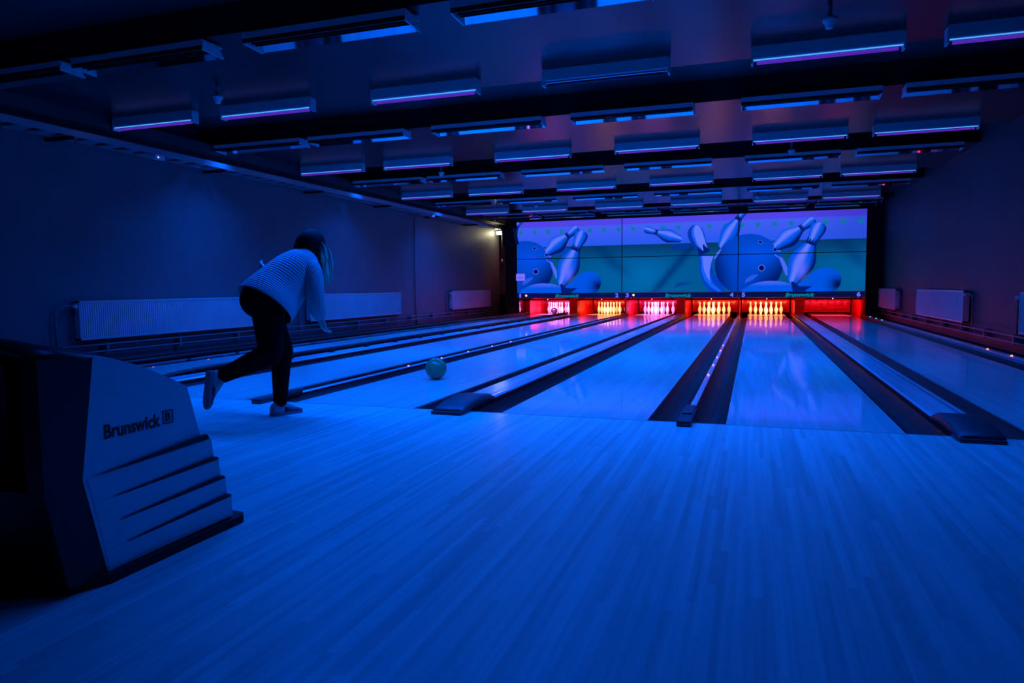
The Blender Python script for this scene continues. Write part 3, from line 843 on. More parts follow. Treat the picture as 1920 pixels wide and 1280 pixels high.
for r, y in enumerate(AY):
    for i, x in enumerate(AX):
        off = (r == 0 and i == 3)
        lab = ('unlit ceiling tube light' if off else 'glowing violet ceiling tube light') + ' above lane %s, %s tube row from the foul line' % (LN[i + 1], RN[r])
        t = thing('tube_light', lab, 'tube light', (x + 0.635, y, 3.10), 'violet tube lights across the ceiling')
        b = NB(); prof = [(y - 0.045, 3.10), (y - 0.045, 2.995), (y - 0.038, 2.985), (y + 0.05, 2.985), (y + 0.065, 3.03), (y + 0.065, 3.10)]
        extrude_profile(b, prof, 'x', x + 0.012, x + 1.258)
        obj('housing', b, MT['fixlight'], t)
        for s in (x, x + 1.252):
            obj('end_holder', boxb(s, s + 0.018, y - 0.05, y + 0.06, 2.945, 3.085, 0.004), MT['fixlight'], t)
        b = NB(); tube(b, [(x + 0.02, y - 0.022, 2.980), (x + 1.25, y - 0.022, 2.980)], 0.0055, 8)
        obj('lip_highlight', b, MT['tube_off'] if off else MT['lip_glow'], t, True)  # thin rod standing in for the highlight along the lip
        b = NB(); tube(b, [(x + 0.05, y, 2.957), (x + 1.22, y, 2.957)], 0.014, 10)
        obj('blacklight_tube', b, MT['tube_off'] if off else MT['tube_violet'], t, True)

def trough(t, x0, x1, y):
    b = NB(); box(b, x0, x1, y, y + 0.012, 3.030, 3.066); box(b, x0, x1, y, y + 0.25, 3.066, 3.08)
    obj('housing', b, MT['fixlight'], t)
    obj('near_blade', boxb(x0 + 0.004, x1 - 0.004, y + 0.001, y + 0.010, 2.992, 3.030), MT['fixdark'], t)
    for s in (x0, x1 - 0.01):
        b = NB(); extrude_profile(b, [(y + 0.002, 2.992), (y + 0.002, 3.070), (y + 0.21, 3.070), (y + 0.272, 2.990), (y + 0.262, 2.982)], 'x', s, s + 0.01)
        obj('end_plate', b, MT['fixlight'], t)
    b = NB(); extrude_profile(b, [(y + 0.205, 3.040), (y + 0.266, 2.992), (y + 0.272, 2.998), (y + 0.212, 3.047)], 'x', x0 + 0.012, x1 - 0.012)
    obj('mirror_lip', b, MT['mirror'], t)
    b = NB(); box(b, x0 + 0.012, x1 - 0.012, y + 0.014, y + 0.20, 3.050, 3.060)
    for q in (0.06, 0.11, 0.16):
        box(b, x0 + 0.012, x1 - 0.012, y + q, y + q + 0.004, 3.012, 3.05)
    obj('louvre', b, MT['fixdark'], t)


BX = [(-7.32, -5.80), (-5.66, -4.14), (-3.72, -2.18), (-1.80, -0.30), (0.24, 1.72), (1.95, 3.45)]
BY = [0.30, 4.02, 7.93, 11.90, 15.22, 16.10]
RB = ['nearest', 'second', 'third', 'fourth', 'fifth', 'farthest']
for r, y in enumerate(BY):
    for i, (x0, x1) in enumerate(BX):
        lab = 'trough light with mirrored lip above lane %s, in the %s trough row' % (LN[i + 1], RB[r])
        t = thing('trough_light', lab, 'ceiling light', ((x0 + x1) / 2, y + 0.17, 3.10), 'mirrored trough lights across the ceiling')
        trough(t, x0, x1, y)
        if r < 4:
            area_light('blue_lamp', ((x0 + x1) / 2, y + 0.11, 3.008), (0, 0, -1), x1 - x0 - 0.1, 0.09, UV_WATTS * ([0.0, 0.38, 0.98, 0.95, 0.45, 0.03] if r == 0 else [0.52, 1.2, 1.08, 0.95, 0.64, 0.05])[i], UV_COLOR, 128)

# two unseen trough lights added over the approach to brighten the ball return
for x0, x1, k in ((-1.80, -0.30, 0.10), (0.24, 1.72, 0.03)):
    t = thing('trough_light', 'unseen trough light added above the approach floor, over lane %s and behind the camera' % LN[4 if x0 < 0 else 5], 'ceiling light', ((x0 + x1) / 2, -3.0, 3.10), 'mirrored trough lights across the ceiling')
    trough(t, x0, x1, -3.0)
    area_light('blue_lamp', ((x0 + x1) / 2, -2.89, 3.008), (0, 0, -1), x1 - x0 - 0.1, 0.09, UV_WATTS * k, UV_COLOR, 140)  # lamp of the added trough light

# smoke detectors
for x, y, z1, lab in ((-5.10, 1.58, 3.10, 'small dome detector hanging from the ceiling above lane one, nearest the camera'),
                      (0.95, 1.45, 3.10, 'small dome detector hanging from the ceiling above lane five, near the top of the photo'),
                      (-4.98, 7.12, 3.36, 'small dome detector hanging from the ceiling over lane two, beyond the second row of lights'),
                      (0.94, 7.22, 3.36, 'small dome detector hanging over lane five, beyond the second row of violet tubes'),
                      (-4.93, 12.85, 3.10, 'tiny dome detector over lane one, close to the mural'),
                      (0.47, 13.15, 3.10, 'tiny dome detector over lane five, close to the mural')):
    t = thing('smoke_detector', lab, 'detector', (x, y, z1), 'ceiling detectors')
    zb = 2.96
    b = NB(); lathe(b, [(0.03, zb + 0.05), (0.055, zb + 0.045), (0.055, zb + 0.02), (0.04, zb), (0.03, zb - 0.02), (0.028, zb - 0.035), (0.01, zb - 0.04)], (x, y, 0), 16)
    obj('detector_head', b, MT['white'], t, True)
    b = NB(); tube(b, [(x, y, zb + 0.04), (x, y, z1)], 0.018, 8); obj('stem', b, MT['fixture'], t)

# ================================================================== LEFT WALL FITTINGS
t = thing('cable_tray', 'long galvanised cable ladder running along the top of the left wall', 'cable tray', (-7.5, 8.5, 2.8))
obj('side_rail', boxb(-7.31, -7.295, 0.2, 17.1, 2.755, 2.835, 0.002), MT['tray'], t)
obj('side_rail', boxb(-7.60, -7.585, 0.2, 17.1, 2.755, 2.835, 0.002), MT['tray'], t)
b = NB(); y = 0.4
while y < 16.9:
    box(b, -7.585, -7.31, y, y + 0.17, 2.756, 2.772); y += 0.30
o = obj('rung', b, MT['tray'], t); o['kind'] = 'stuff'
for y in (1.6, 4.2, 6.8, 9.4, 12.0, 14.6):
    obj('wall_bracket', boxb(-7.70, -7.28, y, y + 0.05, 2.715, 2.752), MT['blackgloss'], t)
b = NB()
for k, dx in enumerate((0.06, 0.12, 0.18)):
    tube(b, [(-7.57 + dx, 0.3 + 16.7 * i / 12, 2.785 + 0.006 * math.sin(i * 1.7 + k)) for i in range(13)], 0.010, 6)
obj('cables', b, MT['blackgloss'], t, True)
struct('trim_5', boxb(WALL_L, -7.36, -3.0, 17.4, 2.96, 3.10), MT['recess'], 'dark boxed band where the left wall meets the ceiling')
for y, lab in ((2.86, 'small junction box with a tiny light on the cable ladder, above the long radiator'), (11.6, 'small junction box on the cable ladder above the wall conduit')):
    t = thing('junction_box', lab, 'junction box', (-7.30, y, 2.74))
    obj('box_body', boxb(-7.36, -7.27, y, y + 0.16, 2.692, 2.753, 0.008), MT['white'], t)
    b = NB(); sphere(b, (-7.265, y + 0.04, 2.715), 0.008, 8, 5); obj('pilot_light', b, MT['whiteled'], t)

t = thing('conduit', 'thin vertical conduit pipe bending out at the top of the left wall', 'conduit', (-7.68, 11.4, 0))
b = NB(); tube(b, [(-7.67, 11.4, -0.02), (-7.67, 11.4, 0.30), (-7.67, 11.37, 0.40), (-7.67, 11.37, 2.55)] + arc((-7.67, 11.37, 2.55), (-7.66, 11.37, 2.74), (-7.55, 11.40, 2.75), 5), 0.014, 8)
obj('pipe_run', b, MT['pipe'], t, True)
b = NB()
for z in (0.6, 1.4, 2.2): box(b, -7.70, -7.65, 11.345, 11.395, z, z + 0.02)
obj('clip', b, MT['pipe'], t)


def radiator(x, y0, y1, z0, z1, face, label, valve_y, valve_side):
    """face=+1 looks to +X (on the left wall), -1 on the right wall"""
    t = thing('radiator', label, 'radiator', (x, (y0 + y1) / 2, z0), 'white panel radiators along the walls')
    b = NB(); n = int((y1 - y0) / 0.033); prof = []
    for i in range(n * 2 + 1):
        yy = y0 + 0.02 + (y1 - y0 - 0.04) * i / (n * 2); prof.append((yy, 0.0 if i % 2 else 0.006))
    fr = [b.verts.new((x - face * 0.0 - face * d, yy, z0 + 0.03)) for yy, d in prof]; tp = [b.verts.new((x - face * d, yy, z1 - 0.03)) for yy, d in prof]
    for i in range(len(fr) - 1): b.faces.new((fr[i], fr[i + 1], tp[i + 1], tp[i]))
    xb = x - face * 0.07
    a = [b.verts.new((xb, prof[0][0], z0 + 0.03)), b.verts.new((xb, prof[-1][0], z0 + 0.03)), b.verts.new((xb, prof[-1][0], z1 - 0.03)), b.verts.new((xb, prof[0][0], z1 - 0.03))]
    b.faces.new(a)
    b.faces.new(fr + [a[1], a[0]]); b.faces.new(tp + [a[2], a[3]])
    b.faces.new((fr[0], tp[0], a[3], a[0])); b.faces.new((fr[-1], tp[-1], a[2], a[1]))
    obj('front_panel', b, MT['radiator'], t)
    xa, xc = sorted((x + face * 0.004, x - face * 0.085))
    obj('top_cover', boxb(xa, xc, y0, y1, z1 - 0.03, z1, 0.004), MT['radiator'], t)
    obj('bottom_rail', boxb(xa, xc, y0, y1, z0, z0 + 0.03, 0.004), MT['radiator'], t)
    for s in (y0, y1 - 0.02):
        obj('side_cover', boxb(xa, xc, s, s + 0.02, z0, z1, 0.004), MT['radiator'], t)
    d = -1 if valve_side < 0 else 1
    yv = y0 if d < 0 else y1
    xm = x - face * 0.04
    b = NB(); tube(b, [(xm, yv, z1 - 0.07), (xm, yv + d * 0.07, z1 - 0.07)], 0.014, 8); tube(b, [(xm, yv + d * 0.06, z1 - 0.07), (xm + face * 0.07, yv + d * 0.06, z1 - 0.07)], 0.024, 10)
    obj('valve', b, MT['white'], t, True)
    b = NB(); tube(b, [(xm, yv + d * 0.05, z1 - 0.07)] + arc((xm, yv + d * 0.16, z1 - 0.06), (xm - face * 0.02, yv + d * 0.28, z1 - 0.05), (xm - face * 0.02, yv + d * 0.28, z1 - 0.20), 6) + [(xm - face * 0.02, yv + d * 0.28, 0.10)], 0.012, 8)
    obj('feed_pipe', b, MT['pipe'], t, True)
    return t


radiator(-7.60, 1.85, 5.55, 0.29, 0.79, 1, 'long white panel radiator on the left wall, the one nearest the camera', 0, -1)
radiator(-7.60, 6.75, 10.45, 0.29, 0.81, 1, 'white panel radiator on the left wall just right of the bowling woman', 0, -1)
radiator(-7.60, 13.50, 16.60, 0.29, 0.82, 1, 'short-looking white radiator at the far end of the left wall', 0, -1)
radiator(3.60, 14.05, 16.45, 0.28, 0.785, -1, 'white radiator on the right wall right beside the mural', 0, -1)
radiator(3.60, 8.28, 11.75, 0.27, 0.79, -1, 'white radiator in the middle of the visible right wall', 0, -1)
radiator(3.60, 1.90, 5.72, 0.26, 0.79, -1, 'white radiator cut off by the right edge of the photo', 0, 1)


def pipe_rail(x, face, y0, y1, label, ys):
    t = thing('heating_pipes', label, 'heating pipes', (x, y0, 0))
    for z in (0.215, 0.125):
        b = NB(); tube(b, [(x, y0 + (y1 - y0) * i / 8, z) for i in range(9)], 0.014, 8); obj('pipe_run', b, MT['pipe'], t, True)
    y = y0 + 0.4
    while y < y1:
        xa, xc = sorted((x + face * 0.016, x - face * 0.074))
        obj('pipe_bracket', boxb(xa, xc, y - 0.02, y + 0.02, 0.10, 0.24, 0.003), MT['pipe'], t); y += ys


pipe_rail(-7.62, 1, 0.6, 17.3, 'pair of thin heating pipes along the foot of the left wall', 1.25)
pipe_rail(3.64, -1, 0.6, 16.5, 'pair of thin heating pipes along the foot of the right wall', 1.25)

# work lamp with cords at the end of the left wall
t = thing('work_lamp', 'bright yellowish lamp glowing at the far end of the left wall', 'lamp', (-7.45, 17.25, 2.66))
obj('lamp_cover', boxb(-7.60, -7.22, 17.16, 17.34, 2.625, 2.735, 0.012), MT['lampglow'], t)
obj('lamp_base', boxb(-7.585, -7.16, 17.20, 17.32, 2.736, 2.76, 0.004), MT['blackgloss'], t)
area_light('work_lamp_light', (-7.58, 17.2, 2.68), (-0.35, -1, -0.25), 0.12, 0.08, 3.6, (1.0, 0.88, 0.42))
point_light('work_lamp_glow', (-7.43, 17.10, 2.58), 3.0, (1.0, 0.88, 0.45), 0.04)
for x, z0, lab in ((-7.44, 1.72, 'thin pull cord with a small grip hanging under the yellowish lamp'), (-7.24, 2.0, 'looped dark cable hanging beside the yellowish lamp')):
    t = thing('hanging_cord', lab, 'cord', (x, 17.26, 2.63))
    if z0 < 1.9:
        b = NB(); tube(b, [(x, 17.26, 2.634), (x + 0.004, 17.26, 2.2), (x, 17.26, 1.84)], 0.006, 6); tube(b, [(x + 0.06, 17.26, 2.634), (x + 0.055, 17.26, 1.9)], 0.004, 6); obj('cord_line', b, MT['pipe'], t, True)
        b = NB(); lathe(b, [(0.008, 1.84), (0.028, 1.80), (0.03, 1.74), (0.012, 1.71)], (x, 17.26, 0), 10); obj('grip', b, MT['white'], t, True)
    else:
        b = NB(); pts = [(x, 17.26, 2.735), (x + 0.05, 17.25, 2.45), (x + 0.10, 17.25, 2.22)] + [(x + 0.12 + 0.085 * math.sin(a), 17.25, 2.06 + 0.16 * math.cos(a)) for a in [i * math.pi / 6 for i in range(0, 13)]]
        tube(b, pts, 0.007, 6); obj('cord_line', b, MT['pipe'], t, True)
        b = NB(); lathe(b, [(0.01, 2.22), (0.028, 2.20), (0.028, 2.14), (0.01, 2.12)], (x + 0.03, 17.25, 0), 10); obj('plug', b, MT['white'], t, True)

# ================================================================== BALL RETURN
XR = -1.50; XL = -2.16; XM = (XR + XL) / 2
t = thing('ball_return', 'large ball return with pale ribbed side panel and dark hood, in the left foreground', 'ball return', (XM, -2.9, 0))
# side panel outline in (y, z): arched top edge, stepped nose
top = [(-3.180, 0.712), (-3.10, 0.697), (-3.03, 0.677), (-2.975, 0.655), (-2.92, 0.630), (-2.86, 0.602), (-2.805, 0.572)]
nose = [(-2.752, 0.385), (-2.748, 0.372), (-2.718, 0.366), (-2.690, 0.285), (-2.682, 0.280), (-2.660, 0.205), (-2.652, 0.200), (-2.630, 0.126), (-2.622, 0.121), (-2.602, 0.042)]
low = [(-3.166, 0.030), (-3.237, 0.344)]
outline = top + nose + low


def side_panel(x, s):
    """four overlapping ribs that step outwards towards the nose, under a flat upper field"""
    b = NB()
    th = 0.05
    A = [b.verts.new((x, y, z)) for y, z in outline]; B = [b.verts.new((x - s * th, y, z)) for y, z in outline]
    n = len(outline)
    b.faces.new(A)
    b.faces.new(B[::-1])
    for i in range(n):
        b.faces.new((A[i], A[(i + 1) % n], B[(i + 1) % n], B[i]))
    # ribs: wedge sheets lifted off the field at their upper nose corner
    ribs = [((-2.716, 0.366), (-2.689, 0.290), (-3.228, 0.345)), ((-2.681, 0.279), (-2.659, 0.210), (-3.200, 0.262)),
            ((-2.651, 0.199), (-2.629, 0.131), (-3.180, 0.180)), ((-2.621, 0.120), (-2.602, 0.042), (-3.168, 0.100))]
    zs = [0.345, 0.262, 0.180, 0.100, 0.032]
    ylow = [-3.222, -3.203, -3.185, -3.172, -3.160]
    for k, (p, q, l) in enumerate(ribs):
        lift = 0.016
        v = [b.verts.new((x + s * lift, p[0], p[1])), b.verts.new((x + s * 0.002, ylow[k], zs[k] - 0.002)), b.verts.new((x + s * 0.001, ylow[k + 1], zs[k + 1])), b.verts.new((x + s * 0.003, q[0], q[1] - 0.005))]
        v2 = [b.verts.new((x - s * 0.01, c.co.y, c.co.z)) for c in v]
        b.faces.new(v); b.faces.new(v2[::-1])
        for i in range(4): b.faces.new((v[i], v[(i + 1) % 4], v2[(i + 1) % 4], v2[i]))
    return b


pr = obj('side_panel', side_panel(XR, 1), MT['hoodlight'], t)
obj('side_panel', side_panel(XL, -1), MT['hoodlight'], t)
# dark tapered strips standing in for the shadow lines between the ribs
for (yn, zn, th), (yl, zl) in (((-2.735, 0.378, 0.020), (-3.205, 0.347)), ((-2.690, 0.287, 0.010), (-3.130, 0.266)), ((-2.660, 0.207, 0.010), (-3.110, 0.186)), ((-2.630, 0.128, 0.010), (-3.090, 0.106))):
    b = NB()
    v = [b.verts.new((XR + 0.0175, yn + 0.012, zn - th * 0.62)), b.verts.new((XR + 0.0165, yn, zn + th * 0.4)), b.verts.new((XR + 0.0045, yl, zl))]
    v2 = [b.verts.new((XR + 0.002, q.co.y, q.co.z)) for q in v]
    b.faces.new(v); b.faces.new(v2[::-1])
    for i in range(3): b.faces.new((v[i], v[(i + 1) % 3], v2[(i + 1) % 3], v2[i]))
    obj('shadow_strip', b, MT['logo'], pr)
# lettering on the near panel
fr = ((XR + 0.0005, -3.155, 0.452), (0, 1, 0), (0, 0.012, 1), (1, 0, 0))
obj('lettering', place_text('Brunswick', 0.05, fr, width=0.222, height=0.046, bold=0.0012, extrude=0.001), MT['logo'], pr)
b = NB()
y0, z0, sq = -2.922, 0.456, 0.046
for bx in ((y0, y0 + sq, z0, z0 + 0.004), (y0, y0 + sq, z0 + sq - 0.004, z0 + sq), (y0, y0 + 0.004, z0, z0 + sq), (y0 + sq - 0.004, y0 + sq, z0, z0 + sq)):
    box(b, XR, XR + 0.0016, bx[0], bx[1], bx[2], bx[3])
obj('emblem_square', b, MT['logo'], pr)
obj('emblem_letter', place_text('B', 0.03, ((XR + 0.0005, y0 + 0.011, z0 + 0.009), (0, 1, 0), (0, 0, 1), (1, 0, 0)), width=0.024, height=0.029, extrude=0.001, bold=0.001), MT['logo'], pr)
# hood shell between the panels: crowned top that runs down to the nose
b = NB(); rings = []
hp = [(-3.36, 0.735), (-3.28, 0.738)] + [(y, z) for y, z in top] + [(-2.757, 0.38), (-2.60, 0.04)]
for k in range(9):
    u = k / 8; x = XL + 0.004 + (XR - XL - 0.008) * u; e = math.sin(math.pi * u)
    rings.append([b.verts.new((x, y, z + 0.040 * e * (1 if z > 0.5 else 0.3))) for y, z in hp])
for a, c in zip(rings, rings[1:]):
    for i in range(len(hp) - 1): b.faces.new((a[i], a[i + 1], c[i + 1], c[i]))
inner = []
for k in range(9):
    u = k / 8; x = XL + 0.004 + (XR - XL - 0.008) * u; e = math.sin(math.pi * u)
    inner.append([b.verts.new((x, y + (0.0 if y < -3.2 else -0.02), z - 0.02 + 0.040 * e * (1 if z > 0.5 else 0.3))) for y, z in hp])
for a, c in zip(inner, inner[1:]):
    for i in range(len(hp) - 1): b.faces.new((c[i], c[i + 1], a[i + 1], a[i]))
for a, c in ((rings[0], inner[0]), (rings[-1], inner[-1])):
    for i in range(len(hp) - 1): b.faces.new((a[i], a[i + 1], c[i + 1], c[i]))
for i in (0, len(hp) - 1):
    for k in range(8): b.faces.new((rings[k][i], rings[k + 1][i], inner[k + 1][i], inner[k][i]))
obj('hood_shell', b, MT['hooddark'], t, True)
# dark throat: jambs beside the opening and body below
for x0, x1 in ((XL, XL + 0.07), (XR - 0.07, XR)):
    b = NB(); extrude_profile(b, [(-3.36, 0.725), (-3.17, 0.712), (-3.232, 0.345), (-3.36, 0.331)], 'x', x0 + 0.001, x1 - 0.001)
    obj('opening_jamb', b, MT['hooddark'], t)
b = NB(); extrude_profile(b, [(-3.36, 0.33), (-3.235, 0.345), (-3.165, 0.03), (-3.30, 0.03)], 'x', XL + 0.003, XR - 0.003)
obj('front_apron', b, MT['hooddark'], t)
obj('inner_wall', boxb(XL + 0.05, XR - 0.05, -3.02, -2.98, 0.05, 0.66), MT['black'], t)
# ball tray
b = NB()
for x in (XL + 0.06, XM, XR - 0.30):
    tube(b, [(x, -3.1, 0.33), (x, -3.9, 0.30), (x, -4.4, 0.31)], 0.018, 8)
obj('tray_rail', b, MT['hoodlight'], t, True)
obj('tray_stand', boxb(XM - 0.12, XM + 0.12, -4.2, -3.9, 0.02, 0.29, 0.03), MT['hooddark'], t)
# base plate
b = NB(); pl = []
def rc(cx, cyy, r, a0): return [(cx + r * math.cos(math.radians(a0 + 15 * i)), cyy + r * math.sin(math.radians(a0 + 15 * i))) for i in range(7)]
pl += rc(XR + 0.025 - 0.05, -2.535 - 0.05, 0.05, 0) + rc(XL - 0.025 + 0.05, -2.535 - 0.05, 0.05, 90)
pl += [(XL - 0.025, -3.25)] + [(XM - 0.12, -3.40), (XM - 0.12, -4.25), (XM + 0.12, -4.25), (XM + 0.12, -3.40)] + [(XR - 0.12, -3.33), (XR - 0.02, -3.285), (XR + 0.025, -3.18)]
lo = [b.verts.new((x, y, 0.0)) for x, y in pl]; hi = [b.verts.new((x, y, 0.03)) for x, y in pl]
b.faces.new(hi); b.faces.new(lo[::-1])
for i in range(len(pl)): b.faces.new((lo[i], lo[(i + 1) % len(pl)], hi[(i + 1) % len(pl)], hi[i]))
obj('base_plate', b, MT['black'], t)

# ================================================================== PERSON
HV = Vector((0.4, 0.917, 0)).normalized(); SV = Vector((HV.y, -HV.x, 0)); PB = Vector((-2.747, -0.502, 0))


def P(h, s, z): return PB + HV * h + SV * s + Vector((0, 0, z))


person = thing('person', 'woman in a pale ribbed sweater and black trousers leaning forward after releasing the ball', 'person', PB)
# --- continuous body
segs = [
    (P(-.17, -.07, .84), .095, P(-.04, -.075, .46), .052), (P(-.04, -.075, .46), .052, P(-.05, -.08, .10), .034),      # left leg (planted)
    (P(-.20, .08, .84), .095, P(-.20, .085, .47), .052), (P(-.20, .085, .47), .052, P(-.53, .03, .335), .034),           # right leg trailing
    (P(-.05, -.08, .08), .034, P(.05, -.08, .035), .028), (P(-.53, .03, .335), .034, P(-.60, .02, .22), .026),
    (P(-.18, 0, .88), .100, P(-.06, 0, .99), .105), (P(-.06, 0, .99), .115, P(.09, 0, 1.09), .120),                      # spine
    (P(.09, -.12, 1.085), .055, P(.09, .12, 1.075), .055), (P(.12, 0, 1.13), .055, P(.165, 0, 1.19), .048),                # shoulders, neck
    (P(.09, .14, 1.05), .046, P(.08, .20, .86), .036), (P(.08, .20, .86), .036, P(.15, .165, .715), .026),              # right arm
    (P(.09, -.16, 1.10), .048, P(.10, -.36, 1.03), .036), (P(.10, -.36, 1.03), .036, P(.13, -.56, 1.06), .026),          # left arm
]
hd = P(.190, 0, 1.225)
rot_h = Matrix((HV, SV, Vector((0, 0, 1)))).transposed() @ Matrix.Rotation(math.radians(38), 3, 'Y')
fwd = rot_h @ Vector((1, 0, 0)); upv = rot_h @ Vector((0, 0, 1)); sid = rot_h @ Vector((0, 1, 0))
balls = [(hd, .092, (1.02, .84, 1.18), rot_h), (hd + fwd * .045 - upv * .055, .058, (1, .9, 1), rot_h),
         (hd + fwd * .100 - upv * .012, .017, (1.0, .8, 1.5), rot_h), (hd + fwd * .088 - upv * .055, .018, (.7, 1.5, .55), rot_h),
         (hd + sid * .078 - upv * .01, .022, (.9, .4, 1.4), rot_h), (hd - sid * .078 - upv * .01, .022, (.9, .4, 1.4), rot_h),
         (P(-.20, 0, .85), .125, (1.0, 1.12, 1.0), None)]


def hand(wrist, d, palm_n, thumb_side, scale=1.0):
    """palm, four unequal curled fingers and a thumb"""
    d = Vector(d).normalized(); n = Vector(palm_n); n = (n - d * n.dot(d)).normalized(); s = d.cross(n).normalized() * thumb_side
    out = []
    w = Vector(wrist); k = scale
    for q in (-.026, -.009, .009, .026):
        out.append((w + s * q * .6 * k, .016 * k, w + d * .085 * k + s * q * k, .0125 * k))
    for q, ln in ((.028, .068), (.0095, .076), (-.0095, .070), (-.027, .054)):
        a = w + d * .088 * k + s * q * k; m = a + (d * .85 + n * .35).normalized() * ln * .5 * k; e = m + (d * .55 + n * .8).normalized() * ln * .5 * k
        out += [(a, .0095 * k, m, .0088 * k), (m, .0088 * k, e, .0075 * k)]
    a = w + d * .025 * k + s * .024 * k; m = a + (s * .8 + d * .55 + n * .2).normalized() * .04 * k; e = m + (d * .9 + s * .2 + n * .3).normalized() * .034 * k
    out += [(a, .012 * k, m, .0105 * k), (m, .0105 * k, e, .009 * k)]
    return out


segs += hand(P(.15, .165, .715), HV * .35 - SV * .1 - Vector((0, 0, .9)), HV, -1)
segs += hand(P(.13, -.56, 1.06), -SV * .7 + Vector((0, 0, .35)), HV, 1)
obj('body', remesh_blob(segs, balls, 0.0065, 5), MT['skin'], person, True)
# eyes and brows on the face
for s in (-1, 1):
    b = NB(); sphere(b, hd + fwd * .086 + sid * s * .032 + upv * .012, .011, 10, 6); obj('eye', b, MT['white'], person, True)

# --- trousers
segs = [
    (P(-.17, -.065, .86), .120, P(-.13, -.078, .76), .105), (P(-.13, -.078, .76), .105, P(-.02, -.078, .47), .078), (P(-.02, -.078, .47), .078, P(-.035, -.08, .34), .068), (P(-.035, -.08, .34), .068, P(-.05, -.08, .10), .050),
    (P(-.22, .07, .85), .122, P(-.21, .085, .75), .112), (P(-.21, .085, .75), .112, P(-.20, .085, .47), .082), (P(-.20, .085, .47), .082, P(-.34, .06, .415), .072), (P(-.34, .06, .415), .072, P(-.52, .03, .345), .052),
    (P(-.20, -.06, .875), .115, P(-.20, .06, .875), .115), (P(-.13, -.05, .93), .095, P(-.13, .05, .93), .095)]
obj('trousers', remesh_blob(segs, [(P(-.205, 0, .845), .140, (1.0, 1.2, 1.0), None)], 0.010, 6), MT['pants'], person, True)

# --- sweater: lofted tube from the hanging hem to the neck, sleeves in the same mesh
def ringpts(Bk, Fr, w, n=36):
    Bk, Fr = Vector(Bk), Vector(Fr); c = (Bk + Fr) / 2; a = (Bk - Fr) / 2
    return [c + a * math.cos(2 * math.pi * k / n) + SV * (w * math.sin(2 * math.pi * k / n)) for k in range(n)]


def loft(b, rings, ribs=None, rlay=None, rb=None, close_ends=(False, False)):
    vr = []
    for r_ in rings:
        vr.append([b.verts.new(p) for p in r_])
    n = len(vr[0])
    for j, vs in enumerate(vr):
        for k, v in enumerate(vs): v[rlay] = rb(j, k, n)
    for a, c in zip(vr, vr[1:]):
        for k in range(n): b.faces.new((a[k], a[(k + 1) % n], c[(k + 1) % n], c[k]))
    if close_ends[0]: b.faces.new(vr[0][::-1])
    if close_ends[1]: b.faces.new(vr[-1])


b = NB(); lay = b.verts.layers.float.new('rib')
tor = [(P(-.345, 0, .935), P(-.045, 0, .665), .245), (P(-.285, 0, .995), P(.000, 0, .705), .23), (P(-.215, 0, 1.040), P(.035, 0, .760), .19), (P(-.135, 0, 1.100), P(.100, 0, .850), .19),
       (P(-.045, 0, 1.160), P(.165, 0, .935), .19), (P(.040, 0, 1.195), P(.200, 0, 1.01), .175), (P(.085, 0, 1.205), P(.205, 0, 1.08), .14), (P(.105, 0, 1.215), P(.20, 0, 1.13), .085)]
loft(b, [ringpts(*q) for q in tor], None, lay, lambda j, k, n: j / 7.0 * 0.75)


def sleeve(pts, rad, n=16):
    pts = [Vector(p) for p in pts]; rings = []; prev = None
    for i, p in enumerate(pts):
        tg = (pts[min(i + 1, len(pts) - 1)] - pts[max(i - 1, 0)]).normalized()
        a = tg.orthogonal().normalized() if prev is None else (prev - tg * prev.dot(tg)).normalized()
        prev = a; c = tg.cross(a)
        rings.append([p + rad[i] * (math.cos(2 * math.pi * k / n) * a + math.sin(2 * math.pi * k / n) * c) for k in range(n)])
    loft(b, rings, None, lay, lambda j, k, n_: abs((k / n_) * 2 - 1) * 0.45, (True, False))


sleeve([P(.095, .08, 1.10), P(.095, .135, 1.055), P(.095, .165, 1.00), P(.090, .185, .94), P(.085, .20, .87), P(.105, .195, .80), P(.135, .175, .745), P(.152, .165, .708)], [.075, .080, .076, .070, .066, .062, .052, .040])
sleeve([P(.095, -.09, 1.12), P(.092, -.15, 1.10), P(.09, -.22, 1.07), P(.10, -.36, 1.03), P(.115, -.47, 1.045), P(.13, -.56, 1.06)], [.085, .086, .075, .060, .052, .038])
sw = obj('sweater', b, MT['knit'], person, True)
sol = sw.modifiers.new('thickness', 'SOLIDIFY'); sol.thickness = 0.008; sol.offset = 0
sub = sw.modifiers.new('round', 'SUBSURF'); sub.levels = 1; sub.render_levels = 1

